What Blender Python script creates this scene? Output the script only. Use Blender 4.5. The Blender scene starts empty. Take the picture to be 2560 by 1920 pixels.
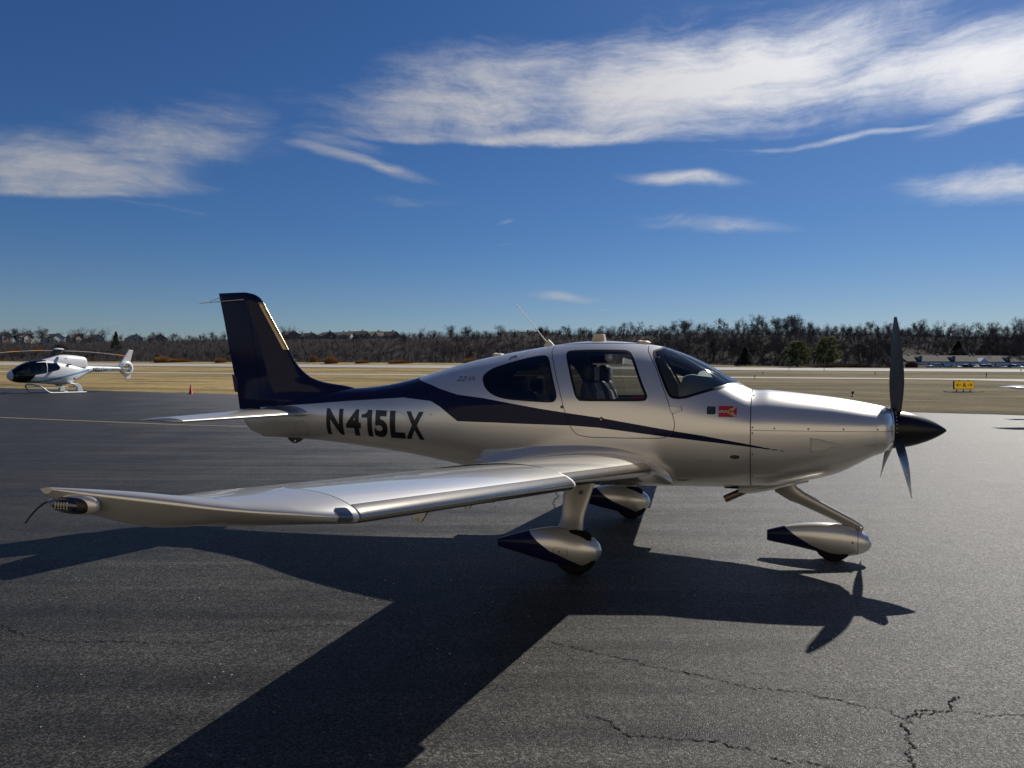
import bpy, bmesh, math, random
import numpy as np
from mathutils import Vector, Matrix, Quaternion

random.seed(7)
RNG = np.random.default_rng(7)
SC = bpy.context.scene
COL = SC.collection
R = math.radians

# ------------------------------------------------------------------ camera
cd = bpy.data.cameras.new('camera')
cam = bpy.data.objects.new('camera', cd)
COL.objects.link(cam)
cd.sensor_width = 36.0
cd.lens = 36.0 * 1803.0 / 2560.0
cd.clip_start = 0.05
cd.clip_end = 6000.0
PIT, ROL = -0.01614, 0.0046
f_ = Vector((0, math.cos(PIT), math.sin(PIT)))
r0_ = f_.cross(Vector((0, 0, 1))).normalized()
u0_ = r0_.cross(f_)
r_ = math.cos(ROL) * r0_ + math.sin(ROL) * u0_
u_ = -math.sin(ROL) * r0_ + math.cos(ROL) * u0_
cam.matrix_world = Matrix(((r_.x, u_.x, -f_.x, 0), (r_.y, u_.y, -f_.y, 0), (r_.z, u_.z, -f_.z, 1.698), (0, 0, 0, 1)))
SC.camera = cam

# ------------------------------------------------------------------ light and sky
SUN_AZ, SUN_EL = R(38.0), R(40.2)          # azimuth clockwise from +Y
SUN_DIR = Vector((math.sin(SUN_AZ) * math.cos(SUN_EL), math.cos(SUN_AZ) * math.cos(SUN_EL), math.sin(SUN_EL)))
sl = bpy.data.lights.new('sun', 'SUN')
sl.energy = 5.0
sl.angle = R(0.53)
sl.color = (1.0, 0.94, 0.84)
sun = bpy.data.objects.new('sun', sl)
COL.objects.link(sun)
sun.rotation_euler = SUN_DIR.to_track_quat('Z', 'Y').to_euler()

SC.view_settings.view_transform = 'Standard'
SC.view_settings.look = 'None'
SC.view_settings.exposure = 0.12
SC.view_settings.gamma = 1.0
SC.view_settings.use_curve_mapping = False
SC.cycles.use_denoising = True
SC.cycles.max_bounces = 10
SC.cycles.transparent_max_bounces = 16
SC.cycles.caustics_reflective = False
SC.cycles.caustics_refractive = False
SC.cycles.sample_clamp_indirect = 6.0


class NT:
    """tiny helper to write node trees as expressions"""
    def __init__(s, tree):
        s.t = tree
        s.n = tree.nodes
        s.l = tree.links

    def node(s, typ, ins=None, **props):
        nd = s.n.new(typ)
        for k, v in props.items():
            setattr(nd, k, v)
        for k, v in (ins or {}).items():
            s.set(nd.inputs[k], v)
        return nd

    def set(s, sock, v):
        if isinstance(v, bpy.types.NodeSocket):
            s.l.new(v, sock)
        elif isinstance(v, bpy.types.Node):
            s.l.new(v.outputs[0], sock)
        else:
            if sock.type == 'RGBA' and not hasattr(v, '__len__'):
                v = (v, v, v, 1)
            if sock.type == 'RGBA' and len(v) == 3:
                v = (*v, 1)
            sock.default_value = v

    def math(s, op, a, b=0.0, c=0.0, clamp=False):
        nd = s.n.new('ShaderNodeMath')
        nd.operation = op
        nd.use_clamp = clamp
        for i, v in enumerate((a, b, c)):
            s.set(nd.inputs[i], v)
        return nd.outputs[0]

    def vmath(s, op, a, b=(0, 0, 0)):
        nd = s.n.new('ShaderNodeVectorMath')
        nd.operation = op
        s.set(nd.inputs[0], a)
        s.set(nd.inputs[1], b)
        return nd.outputs['Value'] if op in ('DOT_PRODUCT', 'LENGTH') else nd.outputs[0]

    def mix(s, f, a, b, typ='MIX'):
        nd = s.n.new('ShaderNodeMix')
        nd.data_type = 'RGBA'
        nd.blend_type = typ
        s.set(nd.inputs['Factor'], f)
        s.set(nd.inputs['A'], a)
        s.set(nd.inputs['B'], b)
        return nd.outputs['Result']

    def noise(s, vec, scale, detail=3.0, rough=0.55, dist=0.0):
        nd = s.n.new('ShaderNodeTexNoise')
        s.set(nd.inputs['Vector'], vec)
        nd.inputs['Scale'].default_value = scale
        nd.inputs['Detail'].default_value = detail
        nd.inputs['Roughness'].default_value = rough
        nd.inputs['Distortion'].default_value = dist
        return nd.outputs['Fac']

    def ramp(s, f, pts):
        nd = s.n.new('ShaderNodeValToRGB')
        s.set(nd.inputs[0], f)
        el = nd.color_ramp.elements
        while len(el) < len(pts):
            el.new(0.5)
        for e, (p, c) in zip(el, pts):
            e.position = p
            e.color = (c, c, c, 1) if not hasattr(c, '__len__') else (*c, 1)[:4]
        return nd.outputs[0]

    def smooth(s, x, a, b):
        nd = s.n.new('ShaderNodeMapRange')
        nd.interpolation_type = 'SMOOTHSTEP'
        s.set(nd.inputs['Value'], x)
        s.set(nd.inputs['From Min'], a)
        s.set(nd.inputs['From Max'], b)
        return nd.outputs[0]

    def mapping(s, vec, loc=(0, 0, 0), rot=(0, 0, 0), sc=(1, 1, 1)):
        nd = s.n.new('ShaderNodeMapping')
        s.set(nd.inputs['Vector'], vec)
        nd.inputs['Location'].default_value = loc
        nd.inputs['Rotation'].default_value = rot
        nd.inputs['Scale'].default_value = sc
        return nd.outputs[0]


world = bpy.data.worlds.new('World')
SC.world = world
world.use_nodes = True


def build_sky():
    t = world.node_tree
    t.nodes.clear()
    w = NT(t)
    sky = w.node('ShaderNodeTexSky', sky_type='NISHITA', sun_disc=False)
    sky.sun_elevation = SUN_EL
    sky.sun_rotation = SUN_AZ
    sky.altitude = 150.0
    sky.air_density = 1.0
    sky.dust_density = 0.35
    sky.ozone_density = 2.2
    d = w.node('ShaderNodeTexCoord').outputs['Generated']
    sep = w.node('ShaderNodeSeparateXYZ', {0: d})
    X, Y, Z = sep.outputs
    az = w.math('ARCTAN2', X, Y)                      # 0 straight ahead, + right
    el = w.math('ARCSINE', Z)
    # a slightly deeper, more saturated blue away from the horizon
    hsv = w.node('ShaderNodeHueSaturation', {'Saturation': 1.15, 'Value': 1.0, 'Color': sky.outputs[0]})
    tint = w.mix(w.smooth(el, 0.0, 0.20), (0.69, 0.79, 1.0), (0.47, 0.69, 1.0))
    base = w.mix(1.0, hsv.outputs[0], tint, 'MULTIPLY')
    # cirrus: streak noise in (azimuth, elevation), warped, inside soft patches
    ae = w.node('ShaderNodeCombineXYZ', {0: az, 1: el, 2: 0.0}).outputs[0]
    wn = w.node('ShaderNodeTexNoise', {'Vector': ae, 'Scale': 5.0, 'Detail': 3.0})
    warp = w.vmath('SCALE', w.vmath('SUBTRACT', wn.outputs['Color'], (0.5, 0.5, 0.5)))
    warp.node.inputs['Scale'].default_value = 0.05
    aw = w.vmath('ADD', ae, warp)
    wn2 = w.node('ShaderNodeTexNoise', {'Vector': ae, 'Scale': 19.0, 'Detail': 4.0, 'Roughness': 0.6})
    warp2 = w.vmath('SCALE', w.vmath('SUBTRACT', wn2.outputs['Color'], (0.5, 0.5, 0.5)))
    warp2.node.inputs['Scale'].default_value = 0.010
    aw = w.vmath('ADD', aw, warp2)
    fine = w.noise(w.mapping(aw, rot=(0, 0, -0.42), sc=(5, 38, 1)), 1.0, 11.0, 0.68, 0.15)
    fine2 = w.noise(w.mapping(aw, rot=(0, 0, -0.12), sc=(10, 70, 1)), 1.0, 9.0, 0.72, 0.1)
    lumps = w.noise(w.mapping(aw, rot=(0, 0, -0.25), sc=(6, 14, 1)), 1.0, 9.0, 0.66, 0.5)
    sx = w.node('ShaderNodeSeparateXYZ', {0: w.vmath('ADD', ae, warp)})
    A, E = sx.outputs[0], sx.outputs[1]

    def patch(a0, e0, ra, re, rot, soft, amp):
        ca, sa = math.cos(rot), math.sin(rot)
        da = w.math('SUBTRACT', A, a0)
        de = w.math('SUBTRACT', E, e0)
        u = w.math('ADD', w.math('MULTIPLY', da, ca / ra), w.math('MULTIPLY', de, sa / ra))
        v = w.math('ADD', w.math('MULTIPLY', da, -sa / re), w.math('MULTIPLY', de, ca / re))
        r2 = w.math('ADD', w.math('MULTIPLY', u, u), w.math('MULTIPLY', v, v))
        return w.math('MULTIPLY', w.math('POWER', 2.718, w.math('MULTIPLY', r2, -0.55 - 0.35 * (1 - soft))), amp)

    patches = [
        (-0.0554, 0.3531, 0.1825, 0.0512, 0.06, 0.85, 0.85),
        (0.0111, 0.3899, 0.1442, 0.0356, 0.1, 0.9, 0.7),
        (0.255, 0.3678, 0.2441, 0.0607, 0.05, 0.8, 1.0),
        (0.3607, 0.3953, 0.1602, 0.0332, 0.08, 0.95, 0.8),
        (0.5478, 0.3437, 0.1334, 0.0378, 0.0, 0.85, 1.0),
        (0.094, 0.3133, 0.3408, 0.015, 0.01, 0.7, 0.85),
        (0.4496, 0.2856, 0.2159, 0.0041, 0.0, 0.8, 0.6),
        (0.5717, 0.2949, 0.0588, 0.0145, 0.25, 0.8, 0.85),
        (0.5872, 0.2143, 0.073, 0.0185, -0.05, 0.85, 0.85),
        (0.2289, 0.2541, 0.0684, 0.0101, -0.12, 0.9, 0.84),
        (0.2654, 0.1945, 0.0981, 0.0124, -0.08, 0.95, 0.588),
        (0.2808, 0.2794, 0.0819, 0.0049, 0.05, 0.95, 0.42),
        (-0.5678, 0.2277, 0.134, 0.0377, 0.02, 0.85, 0.85),
        (-0.4405, 0.2725, 0.118, 0.0349, 0.22, 0.9, 0.75),
        (-0.3799, 0.3033, 0.0718, 0.0281, 0.15, 0.95, 0.55),
        (-0.5478, 0.2035, 0.1334, 0.0091, 0.02, 0.8, 0.8),
        (-0.4849, 0.1992, 0.1042, 0.0033, -0.03, 0.9, 0.4),
        (-0.2077, 0.2721, 0.1009, 0.0081, -0.18, 0.9, 0.7),
        (-0.2341, 0.2929, 0.084, 0.0109, -0.12, 0.95, 0.49),
        (-0.1486, 0.2262, 0.0868, 0.0104, -0.03, 0.95, 0.392),
        (0.0775, 0.1072, 0.0524, 0.0082, -0.03, 0.6, 0.8),
        (0.1242, 0.0916, 0.0137, 0.0022, 0, 0.8, 0.5),
        (-0.0083, 0.2018, 0.0166, 0.0043, 0.35, 0.9, 0.45),
        (-0.01, 0.1761, 0.0305, 0.0022, 0.02, 0.9, 0.35),
        (-0.5043, 0.0632, 0.0255, 0.0034, 0, 0.9, 0.35),
        (-0.5795, 0.1829, 0.0194, 0.0022, -0.5, 0.9, 0.3),
    ]
    # the two big banks end in a flat base
    el2 = w.math('ADD', el, w.math('MULTIPLY', w.math('SUBTRACT', lumps, 0.5), 0.016))
    base_r = w.math('SUBTRACT', 0.298, w.math('MULTIPLY', w.math('MULTIPLY', az, az), 0.10))
    cut_r = w.smooth(w.math('SUBTRACT', el2, base_r), -0.006, 0.012)
    base_l = w.math('MULTIPLY_ADD', w.math('ADD', az, 0.617), 0.13, 0.186)
    cut_l = w.smooth(w.math('SUBTRACT', el2, base_l), -0.006, 0.014)
    m = None
    for i, p in enumerate(patches):
        q = patch(*p)
        if i < 6:
            q = w.math('MULTIPLY', q, cut_r)
        elif 12 <= i <= 15:
            q = w.math('MULTIPLY', q, cut_l)
        m = q if m is None else w.math('MAXIMUM', m, q)
    # the same kind of cloud drifts over the rest of the sky
    rest = w.noise(w.mapping(d, sc=(1.6, 1.6, 4.0)), 1.0, 3.0, 0.5)
    rest = w.math('MULTIPLY', w.smooth(rest, 0.55, 0.75), 0.6)
    away = w.smooth(w.math('ABSOLUTE', az), 0.95, 1.3)
    high = w.smooth(el, 0.6, 0.75)
    rest = w.math('MULTIPLY', rest, w.math('MAXIMUM', away, high))
    m = w.math('MAXIMUM', m, rest)
    tex = w.math('ADD', w.math('MULTIPLY', fine, 0.70), w.math('ADD', w.math('MULTIPLY', fine2, 0.35), w.math('MULTIPLY', lumps, 1.10)))
    tex = w.math('SUBTRACT', tex, 1.075)
    dens = w.smooth(w.math('ADD', m, w.math('MULTIPLY', tex, w.math('MULTIPLY_ADD', m, 1.05, 0.30))), 0.24, 1.12)
    dens = w.math('MULTIPLY', dens, 0.95)
    # forward scattering: cirrus is brighter towards the sun
    cosg = w.vmath('DOT_PRODUCT', d, tuple(SUN_DIR))
    fw = w.math('POWER', w.math('MAXIMUM', cosg, 0.0), 7.0)
    glow = w.math('ADD', 7.5, w.math('MULTIPLY', fw, 13.0))
    cc = w.node('ShaderNodeVectorMath', operation='SCALE')
    cc.inputs[0].default_value = (1.0, 1.0, 1.02)
    w.set(cc.inputs['Scale'], glow)
    colr = w.mix(dens, base, cc.outputs[0])
    bg = w.node('ShaderNodeBackground', {'Color': colr, 'Strength': 0.053})
    out = w.node('ShaderNodeOutputWorld')
    w.l.new(bg.outputs[0], out.inputs[0])


build_sky()

# ------------------------------------------------------------------ materials
MATS = {}


def mat(name, col=(0.5, 0.5, 0.5), rough=0.5, metal=0.0, coat=0.0, spec=0.5, coat_rough=0.03, emit=None, sheen=0.0):
    if name in MATS:
        return MATS[name]
    m = bpy.data.materials.new(name)
    m.use_nodes = True
    p = m.node_tree.nodes['Principled BSDF']
    p.inputs['Base Color'].default_value = (*col, 1)
    p.inputs['Roughness'].default_value = rough
    p.inputs['Metallic'].default_value = metal
    p.inputs['Coat Weight'].default_value = coat
    p.inputs['Coat Roughness'].default_value = coat_rough
    p.inputs['Specular IOR Level'].default_value = spec
    if emit:
        p.inputs['Emission Color'].default_value = (*emit[:3], 1)
        p.inputs['Emission Strength'].default_value = emit[3]
    MATS[name] = m
    return m


def vary(m, scale, amount, rough_amt=0.0, bump=0.0, bump_scale=None, obj_space=True, detail=4.0, sc=(1, 1, 1)):
    """break up a plain material: colour, gloss and relief noise"""
    t = NT(m.node_tree)
    p = m.node_tree.nodes['Principled BSDF']
    co = t.node('ShaderNodeTexCoord').outputs['Object']
    co = t.mapping(co, sc=sc)
    n = t.noise(co, scale, detail)
    c = tuple(p.inputs['Base Color'].default_value)
    k = t.math('MULTIPLY_ADD', n, 2 * amount, 1 - amount)
    v = t.node('ShaderNodeVectorMath', operation='SCALE')
    v.inputs[0].default_value = c[:3]
    t.set(v.inputs['Scale'], k)
    t.set(p.inputs['Base Color'], v.outputs[0])
    if rough_amt:
        r0 = p.inputs['Roughness'].default_value
        t.set(p.inputs['Roughness'], t.math('MULTIPLY_ADD', t.noise(co, scale * 1.7, 3), 2 * rough_amt, r0 - rough_amt, clamp=True))
    if bump:
        b = t.node('ShaderNodeBump', {'Height': t.noise(co, bump_scale or scale * 3, 3), 'Strength': bump})
        b.inputs['Distance'].default_value = 0.02
        t.set(p.inputs['Normal'], b.outputs[0])
    return m


def glass(name, tint, ior=1.5, rough=0.0):
    m = bpy.data.materials.new(name)
    m.use_nodes = True
    t = NT(m.node_tree)
    m.node_tree.nodes.clear()
    fr = t.node('ShaderNodeFresnel', {'IOR': ior})
    tr = t.node('ShaderNodeBsdfTransparent', {'Color': tint})
    gl = t.node('ShaderNodeBsdfGlossy', {'Color': (1, 1, 1), 'Roughness': rough})
    mx = t.node('ShaderNodeMixShader', {0: fr.outputs[0], 1: tr.outputs[0], 2: gl.outputs[0]})
    o = t.node('ShaderNodeOutputMaterial')
    t.l.new(mx.outputs[0], o.inputs[0])
    MATS[name] = m
    return m


# ------------------------------------------------------------------ objects
def tag(o, label=None, cat=None, group=None, kind=None):
    if label:
        o['label'] = label
    if cat:
        o['category'] = cat
    if group:
        o['group'] = group
    if kind:
        o['kind'] = kind
    return o


def empty(name, loc=(0, 0, 0), rz=0.0, label=None, cat=None, group=None):
    o = bpy.data.objects.new(name, None)
    o.empty_display_size = 0.2
    COL.objects.link(o)
    o.location = loc
    o.rotation_euler = (0, 0, rz)
    return tag(o, label, cat, group)


def link(name, me, parent=None):
    o = bpy.data.objects.new(name, me)
    COL.objects.link(o)
    if parent is not None:
        o.parent = parent
    return o


def copy_tree(o, parent=None):
    c = o.copy()
    COL.objects.link(c)
    c.parent = parent
    for ch in list(o.children):
        copy_tree(ch, c)
    return c


def raw_mesh(name, V, F, mats, smooth=False, mi=None, normals=None):
    me = bpy.data.meshes.new(name)
    V = np.asarray(V, dtype=np.float32)
    F = np.asarray(F)
    me.vertices.add(len(V))
    me.vertices.foreach_set('co', V.ravel())
    k = F.shape[1]
    me.loops.add(F.size)
    me.loops.foreach_set('vertex_index', F.ravel().astype(np.int32))
    me.polygons.add(len(F))
    me.polygons.foreach_set('loop_start', np.arange(0, F.size, k, dtype=np.int32))
    me.polygons.foreach_set('loop_total', np.full(len(F), k, dtype=np.int32))
    for m in (mats if isinstance(mats, (list, tuple)) else [mats]):
        me.materials.append(m)
    if mi is not None:
        me.polygons.foreach_set('material_index', np.asarray(mi, dtype=np.int32))
    me.polygons.foreach_set('use_smooth', np.full(len(F), bool(smooth)))
    me.update()
    len(V) < 200000 and me.validate()
    if normals is not None and len(me.vertices) == len(normals):
        me.normals_split_custom_set_from_vertices([tuple(n) for n in normals])
    return me


class Surf:
    """triangle surface with smooth normals, per-vertex attributes and per-face paint that can be cut along a scalar field"""
    def __init__(s, V, T, N=None, A=None, M=None):
        s.V = np.asarray(V, float)
        s.T = np.asarray(T, int).reshape(-1, 3)
        s.A = A or {}
        s.M = np.zeros(len(s.T), int) if M is None else np.asarray(M, int)
        if N is None:
            N = s.calc_normals()
        s.N = np.asarray(N, float)

    def calc_normals(s):
        V, T = s.V, s.T
        fn = np.cross(V[T[:, 1]] - V[T[:, 0]], V[T[:, 2]] - V[T[:, 0]])
        key = np.round(V, 6)
        _, inv = np.unique(key, axis=0, return_inverse=True)
        inv = inv.ravel()
        N = np.zeros((inv.max() + 1, 3))
        for k in range(3):
            np.add.at(N, inv[T[:, k]], fn)
        N = N[inv]
        return N / np.maximum(np.linalg.norm(N, axis=1, keepdims=True), 1e-12)

    def split(s, f):
        """returns (part where f<0, part where f>=0)"""
        f = np.where(np.abs(f) < 1e-7, 1e-7, f)
        neg = f < 0
        tn = neg[s.T].sum(1)
        keepN = s.T[tn == 3]
        keepP = s.T[tn == 0]
        mN = s.M[tn == 3]
        mP = s.M[tn == 0]
        mix = np.where((tn == 1) | (tn == 2))[0]
        V = [s.V]
        extraN, extraP, emN, emP = [], [], [], []
        cache = {}
        ea, eb, et = [], [], []
        nv = len(s.V)

        def cutp(a, b):
            k = (a, b) if a < b else (b, a)
            i = cache.get(k)
            if i is None:
                i = nv + len(ea)
                cache[k] = i
                ea.append(k[0])
                eb.append(k[1])
                et.append(f[k[0]] / (f[k[0]] - f[k[1]]))
            return i
        for ti in mix:
            a, b, c = (int(q) for q in s.T[ti])
            m = s.M[ti]
            # rotate so that 'a' is the odd one out
            if neg[b] != neg[a] and neg[b] != neg[c]:
                a, b, c = b, c, a
            elif neg[c] != neg[a] and neg[c] != neg[b]:
                a, b, c = c, a, b
            p, q = cutp(a, b), cutp(a, c)
            one = [(a, p, q)]
            two = [(p, b, c), (p, c, q)]
            if neg[a]:
                extraN += one
                emN += [m]
                extraP += two
                emP += [m, m]
            else:
                extraP += one
                emP += [m]
                extraN += two
                emN += [m, m]
        ea = np.array(ea, int)
        eb = np.array(eb, int)
        et = np.array(et)[:, None] if len(et) else np.zeros((0, 1))

        def ext(X):
            if not len(ea):
                return X
            if X.ndim == 1:
                return np.concatenate([X, X[ea] + (X[eb] - X[ea]) * et[:, 0]])
            return np.concatenate([X, X[ea] + (X[eb] - X[ea]) * et])
        Vn, Nn = ext(s.V), ext(s.N)
        An = {k: ext(v) for k, v in s.A.items()}

        def mk(T, ex, m, em):
            T = np.concatenate([T, np.array(ex, int).reshape(-1, 3)])
            m = np.concatenate([m, np.array(em, int)])
            return Surf(Vn, T, Nn, An, m).compact()
        return mk(keepN, extraN, mN, emN), mk(keepP, extraP, mP, emP)

    def compact(s):
        u, inv = np.unique(s.T, return_inverse=True)
        return Surf(s.V[u], inv.reshape(-1, 3), s.N[u], {k: v[u] for k, v in s.A.items()}, s.M)

    def join(s, *others):
        out = s
        for o in others:
            n = len(out.V)
            out = Surf(np.concatenate([out.V, o.V]), np.concatenate([out.T, o.T + n]), np.concatenate([out.N, o.N]),
                       {k: np.concatenate([out.A[k], o.A[k]]) for k in out.A if k in o.A}, np.concatenate([out.M, o.M]))
        return out

    def paint(s, fun, idx):
        a, b = s.split(fun(s))
        a.M[:] = idx
        return b.join(a)

    def offset(s, d):
        return Surf(s.V + s.N * d, s.T.copy(), s.N, dict(s.A), s.M.copy())

    def mirror(s):
        V = s.V * (1, -1, 1)
        N = s.N * (1, -1, 1)
        return Surf(V, s.T[:, ::-1], N, dict(s.A), s.M.copy())

    def obj(s, name, mats, parent=None, off=(0, 0, 0)):
        if len(s.T) == 0:
            return None
        me = raw_mesh(name, s.V - np.asarray(off), s.T, mats, True, s.M, s.N)
        return link(name, me, parent)


def grid_surf(P, closed_v=True, A=None, flip=False):
    """P: (nu, nv, 3) grid to triangles"""
    nu, nv = P.shape[:2]
    idx = np.arange(nu * nv).reshape(nu, nv)
    a = idx[:-1]
    b = idx[1:]
    if closed_v:
        a2, b2 = np.roll(a, -1, 1), np.roll(b, -1, 1)
    else:
        a, a2 = a[:, :-1], a[:, 1:]
        b, b2 = b[:, :-1], b[:, 1:]
    q = np.stack([a, b, b2, a2], -1).reshape(-1, 4)
    T = np.concatenate([q[:, [0, 1, 2]], q[:, [0, 2, 3]]])
    if flip:
        T = T[:, ::-1]
    return Surf(P.reshape(-1, 3), T, None, {k: v.reshape(-1) for k, v in (A or {}).items()})


def sdpoly(px, pz, poly):
    """signed distance to polygon, negative inside"""
    P = np.asarray(poly, float)
    d2 = np.full(px.shape, 1e9)
    ins = np.zeros(px.shape, bool)
    n = len(P)
    for i in range(n):
        ax, az = P[i]
        bx, bz = P[(i + 1) % n]
        ex, ez = bx - ax, bz - az
        wx, wz = px - ax, pz - az
        t = np.clip((wx * ex + wz * ez) / (ex * ex + ez * ez + 1e-12), 0, 1)
        d2 = np.minimum(d2, (wx - t * ex) ** 2 + (wz - t * ez) ** 2)
        c = ((az > pz) != (bz > pz)) & (px < ex * (pz - az) / (ez if abs(ez) > 1e-12 else 1e-12) + ax)
        ins ^= c
    d = np.sqrt(d2)
    return np.where(ins, -d, d)


def smooth_poly(pts, n=6, closed=True):
    """Catmull-Rom through the points"""
    P = np.asarray(pts, float)
    m = len(P)
    out = []
    rng = range(m) if closed else range(m - 1)
    for i in rng:
        if closed:
            p0, p1, p2, p3 = P[i - 1], P[i], P[(i + 1) % m], P[(i + 2) % m]
        else:
            p0, p1, p2, p3 = P[max(i - 1, 0)], P[i], P[i + 1], P[min(i + 2, m - 1)]
        for k in range(n):
            t = k / n
            out.append(0.5 * (2 * p1 + (p2 - p0) * t + (2 * p0 - 5 * p1 + 4 * p2 - p3) * t * t + (3 * p1 - p0 - 3 * p2 + p3) * t ** 3))
    if not closed:
        out.append(P[-1])
    return np.array(out)


class MB:
    """collects simple solids into one mesh"""
    def __init__(s):
        s.V, s.F = [], []

    def add(s, V, F):
        n = len(s.V)
        s.V += [tuple(v) for v in V]
        s.F += [tuple(i + n for i in f) for f in F]
        return s

    def box(s, c, size, rz=0.0, taper=1.0):
        x, y, z = (q / 2 for q in size)
        V = []
        for sz in (-1, 1):
            k = taper if sz > 0 else 1.0
            for sx, sy in ((-1, -1), (1, -1), (1, 1), (-1, 1)):
                X, Y = sx * x * k, sy * y * k
                V.append((c[0] + X * math.cos(rz) - Y * math.sin(rz), c[1] + X * math.sin(rz) + Y * math.cos(rz), c[2] + sz * z))
        return s.add(V, [(3, 2, 1, 0), (4, 5, 6, 7), (0, 1, 5, 4), (1, 2, 6, 5), (2, 3, 7, 6), (3, 0, 4, 7)])

    def prism(s, poly, a, b, axis=1):
        """extrude a 2D polygon between a and b along an axis (0 x, 1 y, 2 z)"""
        n = len(poly)
        V = []
        for h in (a, b):
            for p, q in poly:
                V.append({0: (h, p, q), 1: (p, h, q), 2: (p, q, h)}[axis])
        F = [tuple(range(n))[::-1], tuple(range(n, 2 * n))] + [(i, (i + 1) % n, n + (i + 1) % n, n + i) for i in range(n)]
        return s.add(V, F)

    def tube(s, pts, rad, n=10, cap=True, flat=None):
        """swept circle through points; rad scalar or list"""
        pts = [Vector(p) for p in pts]
        rad = [rad] * len(pts) if not hasattr(rad, '__len__') else rad
        V = []
        prev = None
        for i, p in enumerate(pts):
            d = (pts[min(i + 1, len(pts) - 1)] - pts[max(i - 1, 0)]).normalized()
            if prev is None:
                ref = Vector((0, 0, 1)) if abs(d.z) < 0.9 else Vector((1, 0, 0))
                u = d.cross(ref).normalized()
            else:
                u = (prev - d * prev.dot(d)).normalized()
            prev = u
            v = d.cross(u)
            for k in range(n):
                a = 2 * math.pi * k / n
                V.append(p + (u * math.cos(a) + v * math.sin(a)) * rad[i])
        F = []
        for i in range(len(pts) - 1):
            for k in range(n):
                F.append((i * n + k, i * n + (k + 1) % n, (i + 1) * n + (k + 1) % n, (i + 1) * n + k))
        if cap:
            F.append(tuple(range(n))[::-1])
            F.append(tuple(range((len(pts) - 1) * n, len(pts) * n)))
        return s.add(V, F)

    def lathe(s, prof, c=(0, 0, 0), axis='z', n=24):
        """revolve (r, h) profile"""
        V = []
        for r, h in prof:
            for k in range(n):
                a = 2 * math.pi * k / n
                x, y = r * math.cos(a), r * math.sin(a)
                V.append({'z': (c[0] + x, c[1] + y, c[2] + h), 'x': (c[0] + h, c[1] + x, c[2] + y), 'y': (c[0] + y, c[1] + h, c[2] + x)}[axis])
        F = []
        for i in range(len(prof) - 1):
            for k in range(n):
                F.append((i * n + k, i * n + (k + 1) % n, (i + 1) * n + (k + 1) % n, (i + 1) * n + k))
        if prof[0][0] > 1e-6:
            F.append(tuple(range(n))[::-1])
        if prof[-1][0] > 1e-6:
            F.append(tuple(range((len(prof) - 1) * n, len(prof) * n)))
        return s.add(V, F)

    def mesh(s, name, m, smooth=False, off=(0, 0, 0), bevel=0.0, seg=2, auto=None):
        me = bpy.data.meshes.new(name)
        me.from_pydata([(v[0] - off[0], v[1] - off[1], v[2] - off[2]) for v in s.V], [], s.F)
        for q in (m if isinstance(m, (list, tuple)) else [m]):
            me.materials.append(q)
        bm = bmesh.new()
        bm.from_mesh(me)
        bmesh.ops.remove_doubles(bm, verts=bm.verts, dist=1e-5)
        bmesh.ops.recalc_face_normals(bm, faces=bm.faces)
        if bevel:
            ed = [e for e in bm.edges if len(e.link_faces) == 2 and e.calc_face_angle(0) > R(25)]
            bmesh.ops.bevel(bm, geom=ed, offset=bevel, segments=seg, profile=0.5, affect='EDGES', clamp_overlap=True)
        for f in bm.faces:
            f.smooth = smooth
        if smooth:
            lim = R(auto if auto else 40)
            for e in bm.edges:
                e.smooth = len(e.link_faces) == 2 and e.calc_face_angle(0) < lim
        bm.to_mesh(me)
        bm.free()
        return me

    def obj(s, name, m, parent=None, **k):
        return link(name, s.mesh(name, m, **k), parent)


def text_tris(txt, bold=0.0, shear=0.0, maxedge=0.08):
    """built-in font as 2D triangles scaled to the unit box: returns (uv array, tris)"""
    cu = bpy.data.curves.new('lettering', 'FONT')
    cu.body = txt
    cu.offset = bold
    cu.shear = shear
    cu.resolution_u = 6
    o = bpy.data.objects.new('lettering', cu)
    COL.objects.link(o)
    dg = bpy.context.evaluated_depsgraph_get()
    me = bpy.data.meshes.new_from_object(o.evaluated_get(dg))
    bpy.data.objects.remove(o)
    bpy.data.curves.remove(cu)
    bm = bmesh.new()
    bm.from_mesh(me)
    bpy.data.meshes.remove(me)
    bmesh.ops.triangulate(bm, faces=bm.faces)
    co = np.array([v.co for v in bm.verts])
    lo, hi = co[:, :2].min(0), co[:, :2].max(0)
    asp = (hi[0] - lo[0]) / (hi[1] - lo[1])
    for _ in range(5):
        ed = [e for e in bm.edges if e.calc_length() / (hi[1] - lo[1]) > maxedge]
        if not ed:
            break
        bmesh.ops.subdivide_edges(bm, edges=ed, cuts=1)
        bmesh.ops.triangulate(bm, faces=bm.faces)
    bm.verts.index_update()
    co = np.array([v.co for v in bm.verts])[:, :2]
    tr = np.array([[v.index for v in f.verts] for f in bm.faces])
    bm.free()
    return (co - lo) / (hi - lo), tr, asp

# ------------------------------------------------------------------ terrain
# s: metres beyond the apron edge, t: metres along it (to the right)
NS = np.array([0.48, 0.877])
TS = np.array([0.877, -0.48])
S0 = 36.55


def st_xy(s, t):
    s, t = np.asarray(s, float), np.asarray(t, float)
    return (s + S0) * NS[0] + t * TS[0], (s + S0) * NS[1] + t * TS[1]


def xy_st(x, y):
    return x * NS[0] + y * NS[1] - S0, x * TS[0] + y * TS[1]


def sstep(x):
    x = np.clip(x, 0, 1)
    return x * x * (3 - 2 * x)


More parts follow.
